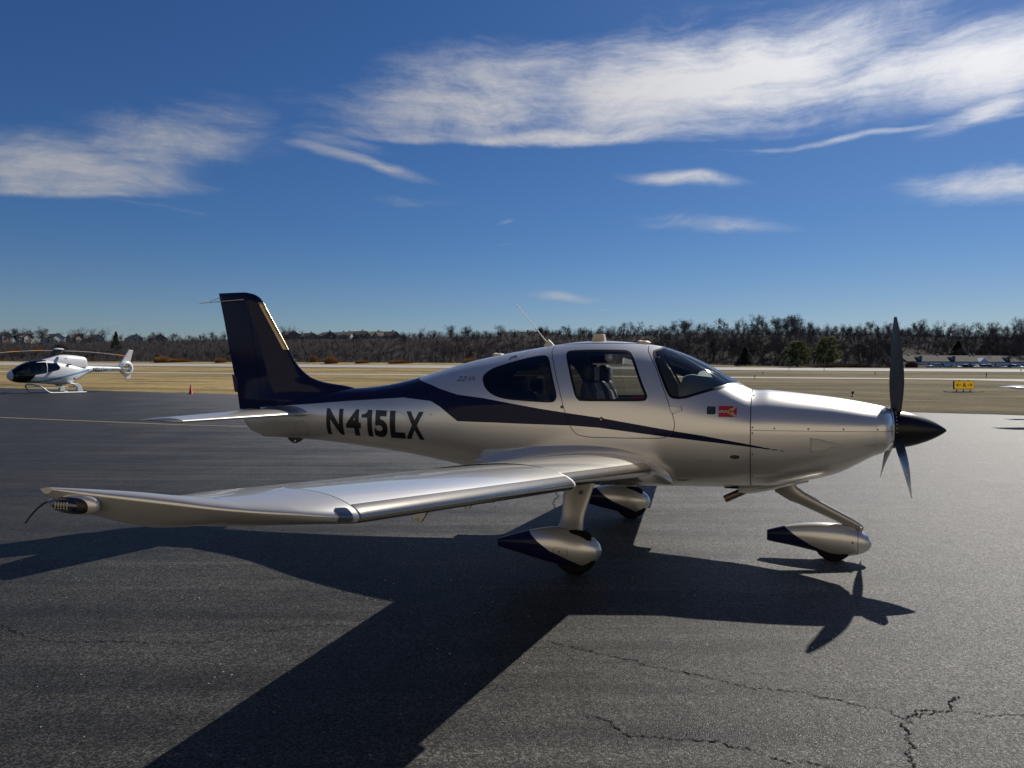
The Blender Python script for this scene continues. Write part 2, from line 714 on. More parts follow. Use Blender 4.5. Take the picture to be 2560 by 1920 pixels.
def terrain(s, t):
    s, t = np.asarray(s, float), np.asarray(t, float)
    zr = 2.1 - 0.0045 * (np.clip(t, -600, 120) - 18)
    zf = zr + 0.74 + 0.0018 * np.clip(-t, 0, 400)
    z165 = np.maximum(zf + 0.1, 3.28 + sstep((-5 - t) / 60) * 0.95 + 0.0055 * np.clip(-t - 35, 0, 500))
    h0 = 175 + 58 * sstep((t + 15) / 55)
    hz = z165 + (12.5 + 0.004 * np.clip(-t, 0, 400)) * sstep((s - h0) / 80) + 0.03 * np.clip(s - h0 - 80, 0, 300)
    z = np.select([s < 0, s < 26, s < 72, s < 120, s < 150, s < 165],
                  [np.zeros_like(s + t), 0.4 * s / 26 + 0 * t, 0.4 + 0.6 * (s - 26) / 46 + 0 * t, 1.0 + (zr - 1.0) * (s - 72) / 48,
                   zr + (zf - zr) * (s - 120) / 30, zf + (z165 - zf) * (s - 150) / 15], hz)
    return z


def ground_z(x, y):
    s, t = xy_st(x, y)
    return float(terrain(s, t))


def strip_mesh(name, s_lines, ts, lift, m):
    """sheet draped on the terrain; s_lines: list of s values or functions of t"""
    P = np.zeros((len(s_lines), len(ts), 3))
    for i, sl_ in enumerate(s_lines):
        sv = sl_(ts) if callable(sl_) else np.full(len(ts), float(sl_))
        x, y = st_xy(sv, ts)
        P[i, :, 0], P[i, :, 1] = x, y
        P[i, :, 2] = terrain(sv, ts) + lift
    g = grid_surf(P, closed_v=False)
    if g.N[:, 2].mean() < 0:
        g = Surf(g.V, g.T[:, ::-1])
    return raw_mesh(name, g.V, g.T, m, True)


def mat_grass():
    m = mat('dormant grass', (0.2, 0.16, 0.08), 0.95, spec=0.15)
    t = NT(m.node_tree)
    p = m.node_tree.nodes['Principled BSDF']
    co = t.node('ShaderNodeTexCoord').outputs['Object']
    rot = t.mapping(co, rot=(0, 0, R(28.7)))
    band = t.noise(t.mapping(rot, sc=(0.012, 0.11, 1)), 1.0, 4.0, 0.6, 0.4)
    big = t.noise(t.mapping(rot, sc=(0.02, 0.05, 1)), 1.0, 5.0, 0.65)
    fin = t.noise(t.mapping(rot, sc=(0.5, 2.2, 1)), 1.0, 6.0, 0.75)
    blades = t.noise(co, 9.0, 4.0, 0.8)
    patch_ = t.noise(t.mapping(rot, sc=(0.07, 0.22, 1)), 1.0, 6.0, 0.7, 0.6)
    c = t.ramp(t.math('ADD', t.math('MULTIPLY', band, 0.55), t.math('MULTIPLY', big, 0.45)),
               [(0.34, (0.050, 0.054, 0.024)), (0.42, (0.16, 0.120, 0.050)), (0.52, (0.285, 0.208, 0.090)), (0.66, (0.39, 0.285, 0.125))])
    k = t.math('MULTIPLY_ADD', fin, 2.4, -0.2)
    k = t.math('MULTIPLY', k, t.math('MULTIPLY_ADD', blades, 0.7, 0.65))
    c = t.mix(t.smooth(patch_, 0.50, 0.66), c, (0.105, 0.092, 0.046))
    # the eastern part of the field is a duller, greener sward
    gx = t.node('ShaderNodeSeparateXYZ', {0: co}).outputs[0]
    east = t.smooth(t.math('ADD', gx, t.math('MULTIPLY', t.math('SUBTRACT', big, 0.5), 60.0)), -25.0, 18.0)
    c = t.mix(east, c, t.mix(1.0, c, (0.52, 0.56, 0.60), 'MULTIPLY'))
    v = t.node('ShaderNodeVectorMath', operation='SCALE')
    t.set(v.inputs[0], c)
    t.set(v.inputs['Scale'], k)
    t.set(p.inputs['Base Color'], v.outputs[0])
    b = t.node('ShaderNodeBump', {'Height': t.noise(co, 5.0, 5.0, 0.8), 'Strength': 0.9})
    b.inputs['Distance'].default_value = 0.12
    t.set(p.inputs['Normal'], b.outputs[0])
    return m


def mat_asphalt():
    m = mat('apron asphalt', (0.05, 0.05, 0.05), 0.7, spec=0.13)
    t = NT(m.node_tree)
    p = m.node_tree.nodes['Principled BSDF']
    co = t.node('ShaderNodeTexCoord').outputs['Object']
    # stones: every cell has its own brightness, tilt and polish
    wob = t.vmath('ADD', co, t.vmath('SCALE', t.node('ShaderNodeTexNoise', {'Vector': co, 'Scale': 60.0}).outputs['Color']))
    wob.node.inputs[1].links[0].from_node.inputs['Scale'].default_value = 0.012
    vs = t.node('ShaderNodeTexVoronoi', {'Vector': wob, 'Scale': 118.0, 'Randomness': 1.0})
    cell = t.node('ShaderNodeSeparateColor', {0: vs.outputs['Color']})
    r1, r2 = cell.outputs[0], cell.outputs[1]
    fine = t.noise(co, 150.0, 2.0, 0.8)
    lay = t.noise(t.mapping(co, rot=(0, 0, R(24)), sc=(0.12, 2.2, 1)), 1.0, 7.0, 0.72, 0.3)
    blot = t.noise(co, 0.55, 5.0, 0.62)
    mott = t.noise(co, 4.0, 5.0, 0.65)
    stone = t.math('POWER', r1, 2.2)
    alb = t.math('MULTIPLY_ADD', stone, 0.052, 0.010)
    alb = t.math('MULTIPLY', alb, t.math('MULTIPLY_ADD', fine, 0.9, 0.55))
    big = t.math('ADD', t.math('MULTIPLY', lay, 1.5), t.math('ADD', t.math('MULTIPLY', blot, 0.8), t.math('MULTIPLY', mott, 0.5)))
    alb = t.math('MULTIPLY', alb, t.math('MAXIMUM', t.math('MULTIPLY_ADD', big, 1.25, -0.68), 0.25))
    # sun sheen painted as paler colour towards the right, in ragged worn lanes
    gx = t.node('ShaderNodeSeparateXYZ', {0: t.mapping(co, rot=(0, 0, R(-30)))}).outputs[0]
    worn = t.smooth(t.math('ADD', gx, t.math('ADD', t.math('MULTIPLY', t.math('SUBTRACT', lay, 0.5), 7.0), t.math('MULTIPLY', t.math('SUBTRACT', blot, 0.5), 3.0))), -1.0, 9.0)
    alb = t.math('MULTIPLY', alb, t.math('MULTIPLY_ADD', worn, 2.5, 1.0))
    c = t.mix(r2, (1.03, 0.985, 0.92), (1.0, 0.985, 0.96))
    v = t.node('ShaderNodeVectorMath', operation='SCALE')
    t.set(v.inputs[0], c)
    t.set(v.inputs['Scale'], alb)
    c = v.outputs[0]
    # pale chippings scattered on the binder
    vo = t.node('ShaderNodeTexVoronoi', {'Vector': co, 'Scale': 13.0, 'Randomness': 1.0})
    pick = t.math('GREATER_THAN', t.node('ShaderNodeSeparateColor', {0: vo.outputs['Color']}).outputs[0], 0.66)
    dot = t.math('MULTIPLY', t.math('LESS_THAN', vo.outputs['Distance'], t.math('MULTIPLY_ADD', t.noise(co, 7.0, 1.0), 0.16, 0.0)), pick)
    dot = t.math('MULTIPLY', dot, t.smooth(t.noise(co, 0.9, 4.0, 0.6), 0.42, 0.62))
    c = t.mix(dot, c, (0.36, 0.35, 0.33))
    t.set(p.inputs['Base Color'], c)
    rg = t.math('ADD', t.math('MULTIPLY', r2, 0.30), t.math('ADD', t.math('MULTIPLY', lay, 0.34), t.math('MULTIPLY_ADD', blot, 0.16, 0.15)))
    t.set(p.inputs['Roughness'], rg)
    b1 = t.node('ShaderNodeBump', {'Height': t.math('ADD', t.math('MULTIPLY', r2, 0.7), t.math('ADD', t.math('MULTIPLY', vs.outputs['Distance'], -0.8), t.math('MULTIPLY', fine, 0.5))), 'Strength': 0.9})
    b1.inputs['Distance'].default_value = 0.0030
    t.set(p.inputs['Normal'], b1.outputs[0])
    return m


GRASS = mat_grass()
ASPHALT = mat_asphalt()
CONCRETE = vary(mat('pale runway concrete', (0.33, 0.31, 0.28), 0.85, spec=0.3), 0.12, 0.18, bump=0.0)
EARTH = mat('woodland floor', (0.028, 0.023, 0.020), 1.0, spec=0.1)
vary(EARTH, 0.2, 0.5)

s_l = [-220, -60, -0.25, 0.0, 0.35, 4, 10, 18, 26, 36, 48, 60, 72, 80, 90, 105, 120, 130, 140, 150, 157, 165, 172, 180, 190, 200, 212, 225, 240, 255, 275, 300, 340, 420, 600, 1200]
t_l = np.concatenate([np.linspace(-1300, -520, 8), np.linspace(-490, 200, 140), np.linspace(240, 1100, 8)])
g_lines = [sv if sv != 0.0 else 0.0 for sv in s_l]
me = strip_mesh('ground', g_lines, t_l, 0.0, [GRASS, EARTH])
# lower the part that lies under the paved apron
co = np.empty(len(me.vertices) * 3)
me.vertices.foreach_get('co', co)
co = co.reshape(-1, 3)
ss, tt = xy_st(co[:, 0], co[:, 1])
co[:, 2] = np.where(ss < -0.1, -0.05, co[:, 2])
co[:, 2] += np.where((ss > 0.1) & (ss < 1.0), 0.03, 0.0)
me.vertices.foreach_set('co', co.ravel())
ctr = np.array([(ss[p.vertices[0]] + ss[p.vertices[1]] + ss[p.vertices[2]]) / 3 for p in me.polygons])
me.polygons.foreach_set('material_index', (ctr > 169).astype(np.int32))
me.update()
tag(link('ground', me), kind='structure')

edge_wob = lambda a: (lambda t: a + 0.10 * np.sin(t * 0.9) + 0.07 * np.sin(t * 2.3 + 1) + 0.05 * np.sin(t * 5.1))
t_ap = np.linspace(-330, 260, 1200)
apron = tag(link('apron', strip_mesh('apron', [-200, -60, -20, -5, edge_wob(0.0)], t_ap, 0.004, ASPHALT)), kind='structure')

# taxiway and runway beyond the grass
t_tx = np.linspace(-520, 260, 260)


def taxi_near(t):
    return 70.5 + 0.02 * np.clip(-t, 0, 400) - 26 * sstep((t - 2) / 26) * (t > 2)


def taxi_far(t):
    return 76.0 + 0.02 * np.clip(-t, 0, 400)


tag(link('taxiway', strip_mesh('taxiway', [taxi_near, lambda t: (taxi_near(t) + taxi_far(t)) / 2, taxi_far], t_tx, 0.05, CONCRETE)), kind='structure')
tag(link('runway', strip_mesh('runway', [121, 128, 135, 142, 149], t_tx, 0.06, CONCRETE)), kind='structure')

# faded yellow guide line on the apron
YEL = vary(mat('worn yellow paint', (0.28, 0.205, 0.11), 0.8, spec=0.3), 3.0, 0.4)
mb = MB()
pl = [(-60.0, 42.2), (-30.0, 30.3), (-18.26, 25.70), (-10.56, 22.66), (-8.05, 21.98), (-3.0, 19.95)]
for (ax, ay), (bx, by) in zip(pl, pl[1:]):
    d = Vector((bx - ax, by - ay, 0)).normalized()
    n = Vector((-d.y, d.x, 0)) * 0.075
    mb.add([(ax - n.x, ay - n.y, 0.008), (bx - n.x, by - n.y, 0.008), (bx + n.x, by + n.y, 0.008), (ax + n.x, ay + n.y, 0.008)], [(0, 1, 2, 3)])
line = mb.obj('guide_line', YEL, apron)

# cracks: narrow ragged openings that follow the photograph's
CRACK = mat('open crack', (0.006, 0.006, 0.007), 0.95, spec=0.1)
cracks = [
    ([(-3.9, 5.02), (-3.434, 4.82), (-2.849, 4.533), (-2.388, 4.491), (-1.913, 4.466), (-1.719, 4.563), (-1.527, 4.697), (-1.304, 4.769), (-1.093, 4.789)], 0.006),
    ([(0.224, 4.531), (0.528, 4.383), (0.807, 4.21), (1.086, 4.032), (1.354, 3.902), (1.606, 3.781), (1.827, 3.636), (1.926, 3.515)], 0.006),
    ([(0.361, 3.548), (0.502, 3.41), (0.644, 3.346), (0.973, 3.285), (1.15, 3.187), (1.338, 3.094), (1.6, 2.95)], 0.0065),
    ([(1.926, 3.515), (1.851, 3.357), (1.798, 3.232), (1.732, 3.082), (1.66, 2.9)], 0.011),
    ([(1.926, 3.515), (2.097, 3.614), (2.2, 3.65), (2.358, 3.772)], 0.009),
    ([(1.926, 3.515), (2.223, 3.59), (2.36, 3.553), (2.523, 3.516), (2.9, 3.45)], 0.005),
    ([(0.60, 10.4), (0.594, 10.0), (0.516, 9.412), (0.548, 8.934)], 0.016),
]
for pts, wd in cracks:
    P = smooth_poly(pts, 22, closed=False)
    d = np.gradient(P, axis=0)
    n = np.stack([-d[:, 1], d[:, 0]], 1)
    n /= np.linalg.norm(n, axis=1, keepdims=True)
    jit = np.cumsum(RNG.normal(0, 0.006, len(P)))
    jit -= np.linspace(jit[0], jit[-1], len(P))
    P = P + n * (jit + RNG.normal(0, 0.005, len(P)))[:, None]
    wv = 1.6 * wd * np.clip(RNG.normal(0.55, 0.35, len(P)), 0.08, 1.3)
    wv[-1] = 0.001
    V = np.concatenate([np.c_[P - n * wv[:, None] / 2, np.full(len(P), 0.0075)], np.c_[P + n * wv[:, None] / 2, np.full(len(P), 0.0075)]])
    k = len(P)
    F = np.array([(i, i + 1, k + i + 1, k + i) for i in range(k - 1)])
    link('crack', raw_mesh('crack', V, F, CRACK), apron)
# loose grit
mb = MB()
for _ in range(420):
    x, y = RNG.uniform(-4.5, 4.5), RNG.uniform(2.8, 14) ** 1.0
    if abs(x) > y * 0.75:
        continue
    a = RNG.uniform(0.003, 0.008)
    mb.box((x, y, 0.004 + a * 0.3), (a * RNG.uniform(0.8, 1.6), a, a * 0.6), RNG.uniform(0, 3), 0.6)
GRIT = vary(mat('pale grit', (0.42, 0.40, 0.36), 0.8), 30, 0.4)
tag(mb.obj('loose_grit', GRIT), 'pale stone chippings scattered over the dark apron', 'grit', kind='stuff')

# ------------------------------------------------------------------ the silver airplane
BASE = np.array([-2.97, 0.0, 0.0])        # origin of the thing: between the main wheels
plane = empty('light_airplane', (0.972, 7.252, 0.0), -0.34984,
              'silver low-wing propeller airplane with navy tail and stripe, parked in the foreground', 'airplane')

SILVER = mat('silver metallic paint', (0.67, 0.65, 0.605), 0.32, 0.62, coat=0.85, coat_rough=0.03)
vary(SILVER, 900.0, 0.05, detail=1.0)
NAVY = mat('navy gloss paint', (0.010, 0.012, 0.046), 0.07, 0.0, spec=0.13)
DARKSEAM = mat('panel gap', (0.012, 0.012, 0.013), 0.8)
RIM = mat('black window rim', (0.004, 0.004, 0.005), 0.35, spec=0.25)
TITAN = vary(mat('perforated titanium strip', (0.21, 0.195, 0.175), 0.24, 1.0), 14.0, 0.12, sc=(1, 6, 1))
BLADE = vary(mat('matt black blade paint', (0.014, 0.017, 0.022), 0.42, coat=0.15), 8, 0.2)
SPIN = mat('black spinner paint', (0.006, 0.007, 0.011), 0.34, spec=0.32)
RUBBER = vary(mat('tyre rubber', (0.008, 0.008, 0.008), 0.9, spec=0.15), 30, 0.3)
STEEL = mat('bare steel', (0.45, 0.42, 0.38), 0.35, 1.0)
SCREW = mat('screw head', (0.09, 0.085, 0.08), 0.45, 0.8)
BLACK = mat('black plastic', (0.010, 0.010, 0.011), 0.5)
CREAM = mat('cream plastic', (0.55, 0.50, 0.38), 0.5)
LINING = mat('cabin lining', (0.16, 0.17, 0.19), 0.9)
LEATHER = vary(mat('dark grey leather', (0.045, 0.042, 0.040), 0.55), 20, 0.2)
LEATHER2 = vary(mat('light grey leather', (0.38, 0.39, 0.40), 0.5), 20, 0.15)
WINGLASS = glass('tinted window', (0.62, 0.64, 0.64))
REARGLASS = glass('dark tinted window', (0.15, 0.145, 0.14))
SCREEN = glass('windshield acrylic', (0.88, 0.92, 0.92), rough=0.02)
LENS = glass('clear lens', (0.85, 0.88, 0.9))
DECALBLACK = mat('black vinyl', (0.006, 0.006, 0.008), 0.35, coat=0.3)
SKIN = [SILVER, NAVY, DARKSEAM]
LEGGREY = mat('gear leg grey', (0.38, 0.37, 0.345), 0.33, 0.55, coat=0.4)  # gear legs toned a darker grey than the silver skin

FST = np.array([
    [-0.455, 1.3996, 1.0667, 0.335, 1.205, 2.6, 2.6], [-0.49, 1.412, 1.030, 0.402, 1.20, 2.9, 2.8], [-0.6, 1.4363, 0.9700, 0.462, 1.19, 2.7, 2.7], [-0.85, 1.4807, 0.8180, 0.522, 1.18, 2.45, 2.5],
    [-1.15, 1.517, 0.7237, 0.56, 1.17, 2.4, 2.5], [-1.45, 1.5461, 0.6632, 0.59, 1.16, 2.4, 2.6], [-1.61, 1.554, 0.6541, 0.603, 1.16, 2.35, 2.6],
    [-1.7, 1.6005, 0.6478, 0.61, 1.16, 2.25, 2.7], [-1.85, 1.6929, 0.6371, 0.622, 1.16, 2.1, 2.8], [-2.02, 1.792, 0.6298, 0.635, 1.16, 2.0, 2.8],
    [-2.22, 1.886, 0.6218, 0.648, 1.16, 2.0, 2.8], [-2.42, 1.9542, 0.6143, 0.66, 1.16, 2.0, 2.8], [-2.65, 1.9905, 0.6053, 0.668, 1.16, 2.05, 2.8],
    [-2.9, 2.0146, 0.5953, 0.672, 1.16, 2.1, 2.8], [-3.15, 2.0181, 0.5831, 0.67, 1.16, 2.1, 2.7], [-3.4, 1.9972, 0.5701, 0.66, 1.16, 2.1, 2.6],
    [-3.7, 1.9528, 0.5953, 0.636, 1.16, 2.1, 2.5], [-4.0, 1.9036, 0.6203, 0.595, 1.16, 2.1, 2.4], [-4.3, 1.8468, 0.6656, 0.545, 1.16, 2.1, 2.3],
    [-4.6, 1.7765, 0.7137, 0.488, 1.16, 2.1, 2.2], [-4.9, 1.69, 0.7583, 0.432, 1.16, 2.1, 2.2], [-5.2, 1.6076, 0.7979, 0.378, 1.16, 2.1, 2.1],
    [-5.6, 1.535, 0.8381, 0.312, 1.16, 2.1, 2.1], [-6.0, 1.5, 0.8719, 0.252, 1.16, 2.1, 2.1], [-6.4, 1.455, 0.8964, 0.198, 1.15, 2.1, 2.1],
    [-6.8, 1.4, 0.9086, 0.148, 1.14, 2.1, 2.1], [-7.18, 1.345, 0.912, 0.1, 1.13, 2.1, 2.1]])


def ntr(x, j, T=FST):
    X = -T[:, 0]
    Yv = T[:, j]
    x = -np.asarray(x, float)
    h = np.diff(X)
    d = np.diff(Yv) / h
    m = np.empty(len(X))
    m[0], m[-1] = d[0], d[-1]
    m[1:-1] = (d[:-1] * h[1:] + d[1:] * h[:-1]) / (h[1:] + h[:-1])
    i = np.clip(np.searchsorted(X, x) - 1, 0, len(X) - 2)
    q = (x - X[i]) / h[i]
    return (2 * q ** 3 - 3 * q * q + 1) * Yv[i] + (q ** 3 - 2 * q * q + q) * h[i] * m[i] + (-2 * q ** 3 + 3 * q * q) * Yv[i + 1] + (q ** 3 - q * q) * h[i] * m[i + 1]


def superloft(xs, na, T):
    """closed sections; angle starts on the -Y side and goes over the top"""
    a = np.linspace(0, 2 * np.pi, na, endpoint=False) + 1e-4
    x = np.asarray(xs, float)[:, None]
    zt, zb, w, zc, nt, nb = (ntr(x, j, T) for j in range(1, 7))
    c, s = np.cos(a)[None], np.sin(a)[None]
    n = np.where(s >= 0, nt, nb)
    # even spacing up the flank: height goes with sin, width follows from the superellipse
    y = -w * np.sign(c) * np.clip(1 - np.abs(s) ** n, 0, 1) ** (1 / n)
    z = zc + np.where(s >= 0, zt - zc, zc - zb) * s
    return np.stack([np.broadcast_to(x, y.shape), y, z], -1)


def skin_y(x, z):
    """half width of the fuselage at station x and height z"""
    zt, zb, w, zc, nt, nb = (ntr(x, j) for j in range(1, 7))
    up = z >= zc
    n = np.where(up, nt, nb)
    h = np.where(up, zt - zc, zc - zb)
    return w * np.clip(1 - (np.abs(z - zc) / h) ** n, 0, 1) ** (1 / n)


DOORWIN = smooth_poly([(-3.289, 1.83), (-3.309, 1.879), (-3.298, 1.906), (-3.25, 1.915), (-3.054, 1.921), (-2.773, 1.917), (-2.706, 1.903), (-2.665, 1.867), (-2.604, 1.756), (-2.531, 1.595), (-2.484, 1.498), (-2.487, 1.464), (-2.52, 1.444), (-2.705, 1.438), (-3.068, 1.434), (-3.116, 1.445), (-3.149, 1.48), (-3.184, 1.57), (-3.24, 1.717)], 3)
REARWIN = smooth_poly([(-4.156, 1.627), (-4.153, 1.67), (-4.11, 1.714), (-4.039, 1.751), (-3.874, 1.802), (-3.689, 1.849), (-3.558, 1.867), (-3.511, 1.859), (-3.476, 1.83), (-3.434, 1.751), (-3.366, 1.586), (-3.331, 1.484), (-3.336, 1.444), (-3.363, 1.42), (-3.421, 1.415), (-3.554, 1.419), (-3.784, 1.431), (-3.905, 1.446), (-3.998, 1.472), (-4.071, 1.513), (-4.122, 1.563)], 3)
WSHIELD = [(-2.40, 2.20), (-2.405, 1.975), (-2.44, 1.937), (-2.475, 1.92), (-2.489, 1.905), (-2.482, 1.877), (-2.406, 1.72), (-2.34, 1.579), (-2.303, 1.505), (-2.285, 1.484), (-2.264, 1.471), (-2.213, 1.465), (-2.146, 1.472), (-1.943, 1.538), (-1.785, 1.584), (-1.715, 1.591), (-1.66, 1.588), (-1.60, 1.60), (-1.60, 2.20)]
DOOR = [(-3.494, 1.985), (-3.476, 1.91), (-3.414, 1.794), (-3.318, 1.559), (-3.244, 1.345), (-3.198, 1.239), (-3.176, 1.186), (-3.155, 1.158), (-3.127, 1.133), (-3.10, 1.12), (-3.064, 1.112), (-3.002, 1.105), (-2.642, 1.108), (-2.384, 1.115), (-2.335, 1.12), (-2.308, 1.127), (-2.275, 1.145), (-2.258, 1.161), (-2.238, 1.195), (-2.233, 1.226), (-2.236, 1.27), (-2.255, 1.34), (-2.306, 1.467), (-2.418, 1.727), (-2.53, 1.906), (-2.557, 1.985)]
NAVYPOLY = [(-7.6, 1.235), (-7.104, 1.272), (-6.984, 1.282), (-6.405, 1.326), (-5.862, 1.371), (-5.119, 1.425), (-4.743, 1.398), (-4.618, 1.342), (-4.396, 1.204), (-3.929, 1.207), (-3.183, 1.206), (-2.908, 1.194), (-2.308, 1.131), (-1.766, 1.08), (-1.514, 1.053), (-1.29, 1.0265), (-1.29, 1.0335), (-1.444, 1.056), (-1.599, 1.083), (-1.968, 1.146), (-2.233, 1.183), (-2.91, 1.286), (-3.186, 1.318), (-3.475, 1.353), (-4.109, 1.442), (-4.423, 1.471), (-4.656, 1.525), (-4.775, 1.561), (-5.003, 1.617), (-5.20, 1.80), (-7.6, 1.80)]


def fld(poly):
    return lambda s: sdpoly(s.V[:, 0], s.V[:, 2], poly)


def part(s, name, mats=SKIN, parent=None):
    return s.obj(name, mats, plane if parent is None else parent, off=BASE)


def tidy(o, parent=None):
    """child mesh given in airplane coordinates"""
    return o


def pobj(mb, name, m, parent=None, **k):
    return mb.obj(name, m, plane if parent is None else parent, off=BASE, **k)


def build_fuselage():
    xs = np.concatenate([np.linspace(-1.598, -4.4, 235), np.linspace(-4.415, -7.18, 150)])
    body = grid_surf(superloft(xs, 260, FST))
    if (body.N[:, 2] * (body.V[:, 2] - 1.2)).mean() < 0:
        body = Surf(body.V, body.T[:, ::-1])
    body = body.paint(fld(NAVYPOLY), 1)
    for nm, poly, gm, rim in (('windshield', WSHIELD, SCREEN, 0.022), ('rear_window', REARWIN, REARGLASS, 0.017)):
        hole, body = body.split(fld(poly)(body))
        pane, frame = hole.split(fld(poly)(hole) + rim)
        frame.M[:] = 0
        pane.M[:] = 0
        if nm == 'windshield':
            w = part(pane, 'windshield', [gm])
            part(frame.offset(0.002), 'window_seal', [RIM], w)
        else:
            for sgn in (-1, 1):
                p1, p2 = pane.split(pane.V[:, 1])
                f1, f2 = frame.split(frame.V[:, 1])
                w = part(p1 if sgn < 0 else p2, 'rear_window', [gm])
                part((f1 if sgn < 0 else f2).offset(0.002), 'window_seal', [RIM], w)
    inside, body = body.split(fld(DOOR)(body) - 0.0032)
    seam, dpart = inside.split(-(fld(DOOR)(inside) + 0.0032))
    seam.M[:] = 2
    body = body.join(seam.offset(-0.006))
    # seam of the aft cabin skin (vertical joint behind the rear window is part of the door line)
    part(body, 'fuselage_shell')
    for sgn in (-1, 1):
        a, b = dpart.split(dpart.V[:, 1])
        d = a if sgn < 0 else b
        hole, d = d.split(fld(DOORWIN)(d))
        pane, frame = hole.split(fld(DOORWIN)(hole) + 0.022)
        frame.M[:] = 0
        pane.M[:] = 0
        do = part(d, 'cabin_door')
        part(pane, 'door_window', [WINGLASS], do)
        part(frame.offset(0.002), 'window_seal', [RIM], do)
        y = float(skin_y(-2.889, 1.271)) * sgn
        lk = MB().lathe([(0.0, 0.012), (0.012, 0.012), (0.020, 0.009), (0.022, 0.0), (0.022, -0.01)], (0, 0, 0), 'y', 20)
        lk.V = [(v[0] - 2.889, y + v[1] * sgn, v[2] + 1.271) for v in lk.V]
        pobj(lk, 'door_lock', BLACK, do, smooth=True)
        lk = MB().lathe([(0.0, 0.0145), (0.007, 0.0145), (0.007, 0.010)], (0, 0, 0), 'y', 12)
        lk.V = [(v[0] - 2.889, y + v[1] * sgn, v[2] + 1.271) for v in lk.V]
        pobj(lk, 'lock_cylinder', STEEL, do, smooth=True)
        if sgn < 0:
            # red placard in the window corner
            q = np.array([(-2.61, 1.461), (-2.508, 1.461), (-2.515, 1.489), (-2.615, 1.489)])
            V = np.c_[q[:, 0], -skin_y(q[:, 0], q[:, 1]) + 0.004, q[:, 1]]
            me_ = raw_mesh('placard', V - BASE, np.array([(0, 1, 2, 3)]), mat('red placard', (0.30, 0.02, 0.03), 0.5))
            link('placard', me_, do)
    # inner lining with the same openings
    xs = np.linspace(-1.66, -4.45, 120)
    lin = grid_surf(superloft(xs, 100, FST))
    if (lin.N[:, 2] * (lin.V[:, 2] - 1.2)).mean() < 0:
        lin = Surf(lin.V, lin.T[:, ::-1])
    for poly in (WSHIELD, REARWIN, DOORWIN):
        _, lin = lin.split(fld(poly)(lin) + 0.004)
    part(lin.offset(-0.028), 'cabin_lining', [LINING])
    # rear bulkhead and floor
    sec = superloft(np.array([-4.42]), 60, FST)[0]
    c = sec.mean(0)
    sec = c + (sec - c) * 0.95
    V = np.concatenate([sec, [c]])
    F = np.array([(i, (i + 1) % 60, 60) for i in range(60)])
    link('cabin_bulkhead', raw_mesh('cabin_bulkhead', V - BASE, F, LINING), plane)
    pobj(MB().box((-3.1, 0, 0.82), (2.5, 0.80, 0.04)), 'cabin_floor', mat('floor carpet', (0.03, 0.03, 0.032), 1.0))


